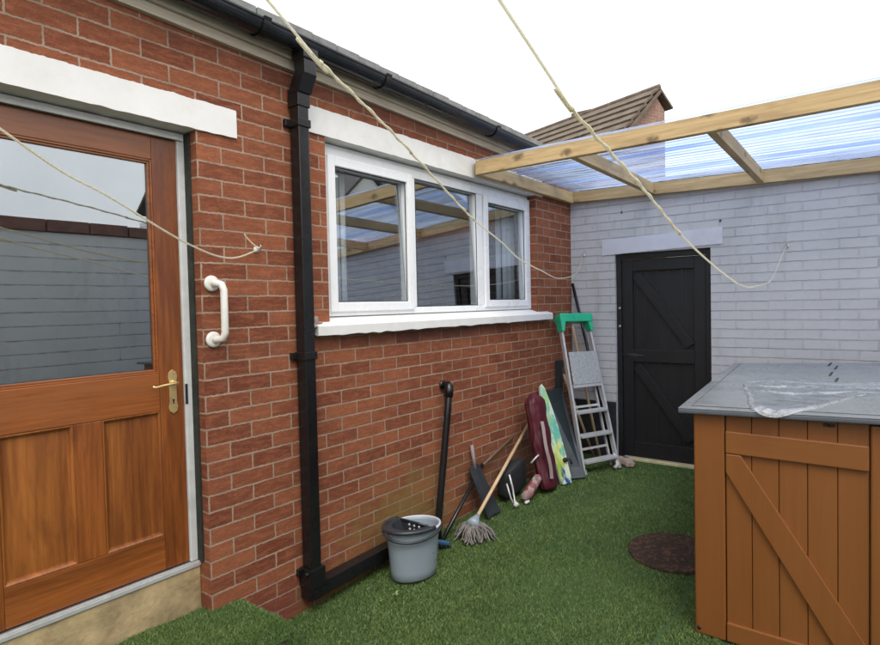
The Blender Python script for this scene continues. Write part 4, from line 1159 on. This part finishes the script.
# black pole in the corner, broom sticks behind the ladder, dark upright
b = MB(); b.tube([(-2.385, 5.19, .175), (-2.02, 5.215, -1.44)], .014, 10); tag(b.build('pole', M['black_plastic']), 'thin black pole leaning into the corner behind the ladder', 'pole')
for (p, q, lab) in (((-2.385, 5.18, -.235), (-2.075, 5.06, -1.44), 'pale wooden broom handle behind the ladder, the taller of two'), ((-2.36, 4.92, -.66), (-2.17, 5.13, -1.44), 'short pale wooden stick behind the lower ladder rungs')):
    b = MB(); b.tube([p, q], .0125, 10); tag(b.build('wooden_stick', M['broom_wood']), lab, 'stick', 'wooden sticks behind the ladder')
b = MB(); b.hexa([(-2.405, 4.84, -1.46), (-2.365, 4.84, -1.46), (-2.365, 4.92, -1.46), (-2.405, 4.92, -1.46)], [(-2.412, 4.86, -.53), (-2.378, 4.86, -.53), (-2.378, 4.94, -.53), (-2.412, 4.94, -.53)])
tag(b.build('batten', M['dark_board'], bevel=.003), 'narrow dark batten upright on the wall beside the ladder stile', 'batten')
# stone
b = MB(); b.blob((-1.865, 5.06, -1.42), (.095, .065, .042), 2, .3); b.blob((-1.80, 5.03, -1.43), (.04, .04, .028), 6, .3)
tag(b.build('stone', M['stone']), 'pinkish rough stone on the turf at the foot of the ladder', 'stone')
b = MB(); p = Vector((-1.885, 4.90, -1.445)); b.tube([p, p + Vector((.02, .02, .03)), p + Vector((-.01, .04, .10)), p + Vector((-.03, .05, .12))], [.02, .016, .01, .008], 8)
tag(b.build('rag', M['white_metal']), 'small whitish rag caught on the right ladder foot', 'rag')

# ------------------------------------------------------------------ mop and bucket
bk = thing('mop_bucket', 'grey oval mop bucket with a black wringer by the brick wall', 'bucket', (-2.19, 2.555, -1.55))
bc = Vector((-2.165, 2.53, 0)); zb = gz(0, 2.53) + .004; ht = .290
ang = math.radians(72)
def el(a, c, z, n=40): return [bc + Vector((math.cos(ang) * a * math.cos(t) - math.sin(ang) * c * math.sin(t), math.sin(ang) * a * math.cos(t) + math.cos(ang) * c * math.sin(t), z)) for t in [2 * PI * k / n for k in range(n)]]
b = MB()
b.rings([el(.128, .090, zb), el(.138, .098, zb + .008), el(.143, .103, zb + .05), el(.160, .122, zb + ht - .02), el(.163, .124, zb + ht), el(.160, .121, zb + ht), el(.157, .118, zb + ht - .02), el(.132, .094, zb + .015)], cap0=True, cap1=True)
b.build('bucket_body', M['bucket'], bk)
b = MB(); b.tube(el(.166, .128, zb + ht - .004), .008, 8, closed=True); b.build('rim', M['bucket_rim'], bk)
# wringer: shallow colander over the left half
def elp(t, s, z): return bc + Vector((math.cos(ang) * .168 * s * math.cos(t) - math.sin(ang) * .130 * s * math.sin(t), math.sin(ang) * .168 * s * math.cos(t) + math.cos(ang) * .130 * s * math.sin(t), z))
b = MB(); n = 22
t0, t1 = math.radians(98), math.radians(292)
ring_t = [t0 + (t1 - t0) * k / n for k in range(n + 1)]
cc = bc + Vector((-.012, -.06, 0))
outer = [elp(t, 1.06, zb + ht + .008) for t in ring_t]
inner = [elp(t, .80, zb + ht + .010).lerp(Vector((cc.x, cc.y, zb + ht + .01)), .08) for t in ring_t]
lowr = [elp(t, .55, zb + ht - .06) for t in ring_t]
vs = outer + inner + lowr; m = n + 1
fs = [(k, k + 1, m + k + 1, m + k) for k in range(n)] + [(m + k, m + k + 1, 2 * m + k + 1, 2 * m + k) for k in range(n)] + [[2 * m + k for k in range(m)]]
b.add(vs, fs, False)
b.add([inner[0], inner[-1], lowr[-1], lowr[0]], [(0, 1, 2, 3)])
b.add([outer[0], inner[0], inner[0] + Vector((0, .012, 0)), outer[0] + Vector((0, .012, 0))], [(0, 1, 2, 3)])
b.tube([elp(t, 1.05, zb + ht + .006) for t in ring_t], .0115, 8); b.tube([inner[0], inner[-1]], .007, 8)
wr = b.build('wringer', M['wringer'], bk)
for i in range(3):
    for j in range(2):
        f = .30 + .20 * i; q = inner[0].lerp(inner[-1], f).lerp(lowr[0].lerp(lowr[-1], f), .30 + .36 * j)
        nn_ = (inner[-1] - inner[0]).cross(lowr[0] - inner[0]).normalized()
        if nn_.y > 0: nn_ = -nn_
        b = MB(); b.tube([q + nn_ * .0005, q + nn_ * .003], .0085, 8); b.build('drain_dimple', M['bucket_rim'], wr)
b = MB(); b.tube([elp(t, 1.10, zb + ht - .010 - .035 * math.sin(max(0, min(PI, (t - 2.9) / 2.6 * PI)))) for t in [math.radians(165 + 150 * k / 16) for k in range(17)]], .0075, 8); b.build('carry_handle', M['wringer'], bk)
# mop
mp = thing('mop', 'string mop with a pale wooden handle standing head down on the turf', 'mop', (-2.14, 3.12, -1.525))
m0 = Vector((-2.17, 3.15, -1.44)); m1 = Vector((-2.398, 4.33, -1.022))
m1 = Vector((-2.398, 4.315, -1.015))
b = MB(); b.tube([m0, m1], .0125, 12); b.build('handle', M['broom_wood'], mp)
d = (m1 - m0).normalized()
b = MB(); b.tube([m0 - d * .03, m0 + d * .005, m0 + d * .05, m0 + d * .075], [.045, .040, .022, .016], 14); b.build('socket', M['bucket'], mp)
b = MB()
for i in range(150):
    a = random.uniform(0, 2 * PI); r1 = random.uniform(.05, .165)
    st_ = m0 - d * .02 + Vector((math.cos(a) * .035, math.sin(a) * .035, 0))
    e = Vector((m0.x + .03 + math.cos(a) * r1 * .95, m0.y - .03 + math.sin(a) * r1 * .85, 0)); e.z = gz(0, e.y) + .006 + random.uniform(0, .022)
    mid = st_.lerp(e, .55) + Vector((random.uniform(-.02, .02), random.uniform(-.02, .02), .016 + random.uniform(-.01, .012)))
    b.tube([st_, st_.lerp(mid, .5) + Vector((0, 0, .012)), mid, mid.lerp(e, .6) - Vector((0, 0, .012)), e], .0048, 5)
b.build('mop_strands', M['mop_yarn'], mp)

# ------------------------------------------------------------------ clothes lines
lr = thing('line_post', 'grey steel T-shaped post carrying the ends of the clothes lines', 'post', (-.4, -2.40, gz(0, -2.4)))
b = MB(); b.tube([(-.4, -2.40, gz(0, -2.4) - .2), (-.4, -2.40, 1.96)], .025, 12); b.build('shaft', M['post_m'], lr)
b = MB(); b.tube([(-.75, -2.43, 1.95), (0, -2.43, 1.95)], .016, 10); b.build('crossbar', M['post_m'], lr)
def rope(label, pts, hook, hdir, tail, twin=None):
    r = thing('clothes_line', label, 'clothes line', hook, 'clothes lines')
    path = smooth_path(pts)
    b = MB(); b.tube(path, .0038, 8); b.build('rope', M['rope'], r)
    if twin:
        i0, i1 = int(len(path) * twin[0]), int(len(path) * twin[1])
        sub = path[i0:i1]; fine = smooth_path(sub, 4)
        b = MB(); b.tube([p + Vector((math.cos(k * .55), math.sin(k * .55) * .6, math.sin(k * .55))) * .0038 for k, p in enumerate(fine)]  , .0030, 6)
        for p in (sub[0], sub[-1], sub[len(sub) // 2]): b.blob(p, (.0065, .008, .008), 1, .25, 8, 6)
        b.build('splice', M['rope'], r)
    hk = Vector(hook); hd = Vector(hdir)
    b = MB(); b.tube([hk - hd * .002, hk + hd * .006], .016, 12); b.build('hook_plate', M['white_metal'], r)
    b = MB(); b.tube([hk - hd * .03, hk + hd * .018] + [hk + hd * (.028 + .011 * math.sin(t)) + Vector((0, 0, .011 - .011 * math.cos(t))) for t in [k * .7 for k in range(1, 7)]], .0032, 8); b.build('hook', M['steel'], r)
    b = MB(); b.blob(hk + hd * .028 + Vector((0, 0, .004)), (.009, .009, .009), 2, .2, 8, 6)
    if tail: b.tube(smooth_path(tail, 6), .0033, 6)
    b.build('knot', M['rope'], r)
    return r
L1 = [(-2.286, 5.212, .435), (-2.262, 5.08, .315), (-2.20, 4.82, .232), (-2.09, 4.28, .190), (-1.93, 3.70, .222), (-1.76, 3.10, .262), (-1.66, 2.72, .333), (-1.56, 2.27, .420), (-1.39, 1.60, .592), (-1.255, 1.05, .712), (-1.22, .90, .775), (-.42, -2.43, 1.95)]
rope('slack cream clothes line running over the window to the hook by the corner', L1, (-2.286, 5.24, .435), (0, -1, 0), [(-2.286, 5.212, .44), (-2.27, 5.20, .47), (-2.262, 5.195, .485)], (.62, .80))
L2 = [(-.627, 5.212, .395), (-.626, 4.95, .300), (-.624, 4.45, .118), (-.620, 3.90, .070), (-.618, 3.35, .072), (-.613, 2.41, .212), (-.610, 1.83, .354), (-.608, 1.27, .482), (-.606, 1.01, .592), (-.60, -2.43, 1.95)]
rope('slack cream clothes line with a spliced middle hooked on the grey wall', L2, (-.627, 5.24, .395), (0, -1, 0), [(-.627, 5.212, .40), (-.612, 5.20, .43), (-.59, 5.20, .44)], (.58, .77))
L3 = [(-2.392, 1.706, .281), (-2.31, 1.50, .226), (-2.19, 1.24, .262), (-2.02, .88, .375), (-1.93, .62, .47), (-1.5, -.1, .78), (-.15, -2.43, 1.95)]
rope('slack cream clothes line crossing the wooden door to a hook on the red brick', L3, (-2.42, 1.717, .285), (1, 0, 0), [(-2.392, 1.712, .285), (-2.40, 1.665, .325), (-2.40, 1.640, .352)])

# leaf litter on the turf
b = MB()
for i in range(12):
    x, y = random.uniform(-2.35, -1.0), random.uniform(1.7, 4.6)
    if i < 5: x, y = -2.13 + random.uniform(-.05, .05), 2.26 + random.uniform(-.07, .07)
    z = gz(x, y) + .016; a = random.uniform(0, PI); s = random.uniform(.005, .010) * (1.9 if i < 4 else 1)
    u = Vector((math.cos(a), math.sin(a), random.uniform(-.3, .3))) * s; v = Vector((-math.sin(a), math.cos(a), random.uniform(-.4, .4))) * s * .5; c = Vector((x, y, z))
    b.add([c - u, c + v + Vector((0, 0, .004)), c + u, c - v + Vector((0, 0, .002))], [(0, 1, 2), (0, 2, 3)])
lf = b.build('leaf_litter', M['leaf_m']); lf['kind'] = 'stuff'; tag(lf, 'small dry leaf scraps scattered over the turf', 'leaves')

# ------------------------------------------------------------------ camera
yaw, pitch, roll = math.radians(37.45), math.radians(-1.73), math.radians(-1.26)
cy_, sy_ = math.cos(yaw), math.sin(yaw)
Rz = Matrix(((cy_, sy_, 0), (-sy_, cy_, 0), (0, 0, 1)))
cp, sp = math.cos(pitch), math.sin(pitch)
Rx = Matrix(((1, 0, 0), (0, cp, sp), (0, -sp, cp)))
Ax = Matrix(((1, 0, 0), (0, 0, -1), (0, 1, 0)))
cr, sr = math.cos(roll), math.sin(roll)
Rr = Matrix(((cr, -sr, 0), (sr, cr, 0), (0, 0, 1)))
R = Rr @ Ax @ Rx @ Rz
cam = bpy.data.cameras.new('camera')
cam.sensor_fit = 'HORIZONTAL'; cam.sensor_width = 36; cam.lens = 587 / 880 * 36
cam.clip_start = .05; cam.clip_end = 2000
co = bpy.data.objects.new('camera', cam); COL.objects.link(co)
mw = Matrix((R[0], -R[1], -R[2])).transposed().to_4x4()
mw.translation = (0, 0, H)
co.matrix_world = mw
S.camera = co

# ------------------------------------------------------------------ light
elev, az = math.radians(54), math.radians(135)          # azimuth clockwise from +Y: high, behind the right shoulder
w = bpy.data.worlds.new('World'); S.world = w; w.use_nodes = True
nt = w.node_tree; nt.nodes.clear()
sky = nt.nodes.new('ShaderNodeTexSky'); sky.sky_type = 'NISHITA'; sky.sun_disc = False
sky.sun_elevation = elev; sky.sun_rotation = az; sky.air_density = 1.0; sky.dust_density = 4.0; sky.ozone_density = 1.0
hs = nt.nodes.new('ShaderNodeHueSaturation'); hs.inputs['Saturation'].default_value = .22
tcw = nt.nodes.new('ShaderNodeTexCoord')
nz = nt.nodes.new('ShaderNodeTexNoise'); nz.inputs['Scale'].default_value = 2.6; nz.inputs['Detail'].default_value = 5
nt.links.new(tcw.outputs['Generated'], nz.inputs['Vector'])
mr = nt.nodes.new('ShaderNodeMapRange'); mr.inputs[1].default_value = .3; mr.inputs[2].default_value = .7; mr.inputs[3].default_value = .78; mr.inputs[4].default_value = 1.12
nt.links.new(nz.outputs['Fac'], mr.inputs[0])
vm = nt.nodes.new('ShaderNodeVectorMath'); vm.operation = 'SCALE'
bg = nt.nodes.new('ShaderNodeBackground'); bg.inputs['Strength'].default_value = .14
ow = nt.nodes.new('ShaderNodeOutputWorld')
nt.links.new(sky.outputs[0], hs.inputs['Color']); mx = nt.nodes.new('ShaderNodeMix'); mx.data_type = 'RGBA'; mx.inputs[0].default_value = .62; mx.inputs[7].default_value = (7.0, 7.05, 7.2, 1)      # an even cloud layer
nt.links.new(hs.outputs[0], mx.inputs[6]); nt.links.new(mx.outputs[2], vm.inputs[0]); nt.links.new(mr.outputs[0], vm.inputs['Scale'])
nt.links.new(vm.outputs[0], bg.inputs['Color']); nt.links.new(bg.outputs[0], ow.inputs[0])
sun = bpy.data.lights.new('sun', 'SUN'); sun.energy = .6; sun.angle = math.radians(25); sun.color = (1, .96, .9)
so = bpy.data.objects.new('sun', sun); COL.objects.link(so)
sd_ = Vector((math.sin(az) * math.cos(elev), math.cos(az) * math.cos(elev), math.sin(elev)))
so.rotation_euler = sd_.to_track_quat('Z', 'Y').to_euler(); so.location = (2, -2, 8)

S.view_settings.view_transform = 'Standard'
S.view_settings.look = 'None'
S.view_settings.exposure = 1.05
S.view_settings.gamma = 1
S.view_settings.use_curve_mapping = False
S.render.engine = 'CYCLES'
S.cycles.max_bounces = 8; S.cycles.transparent_max_bounces = 16
S.cycles.use_denoising = True
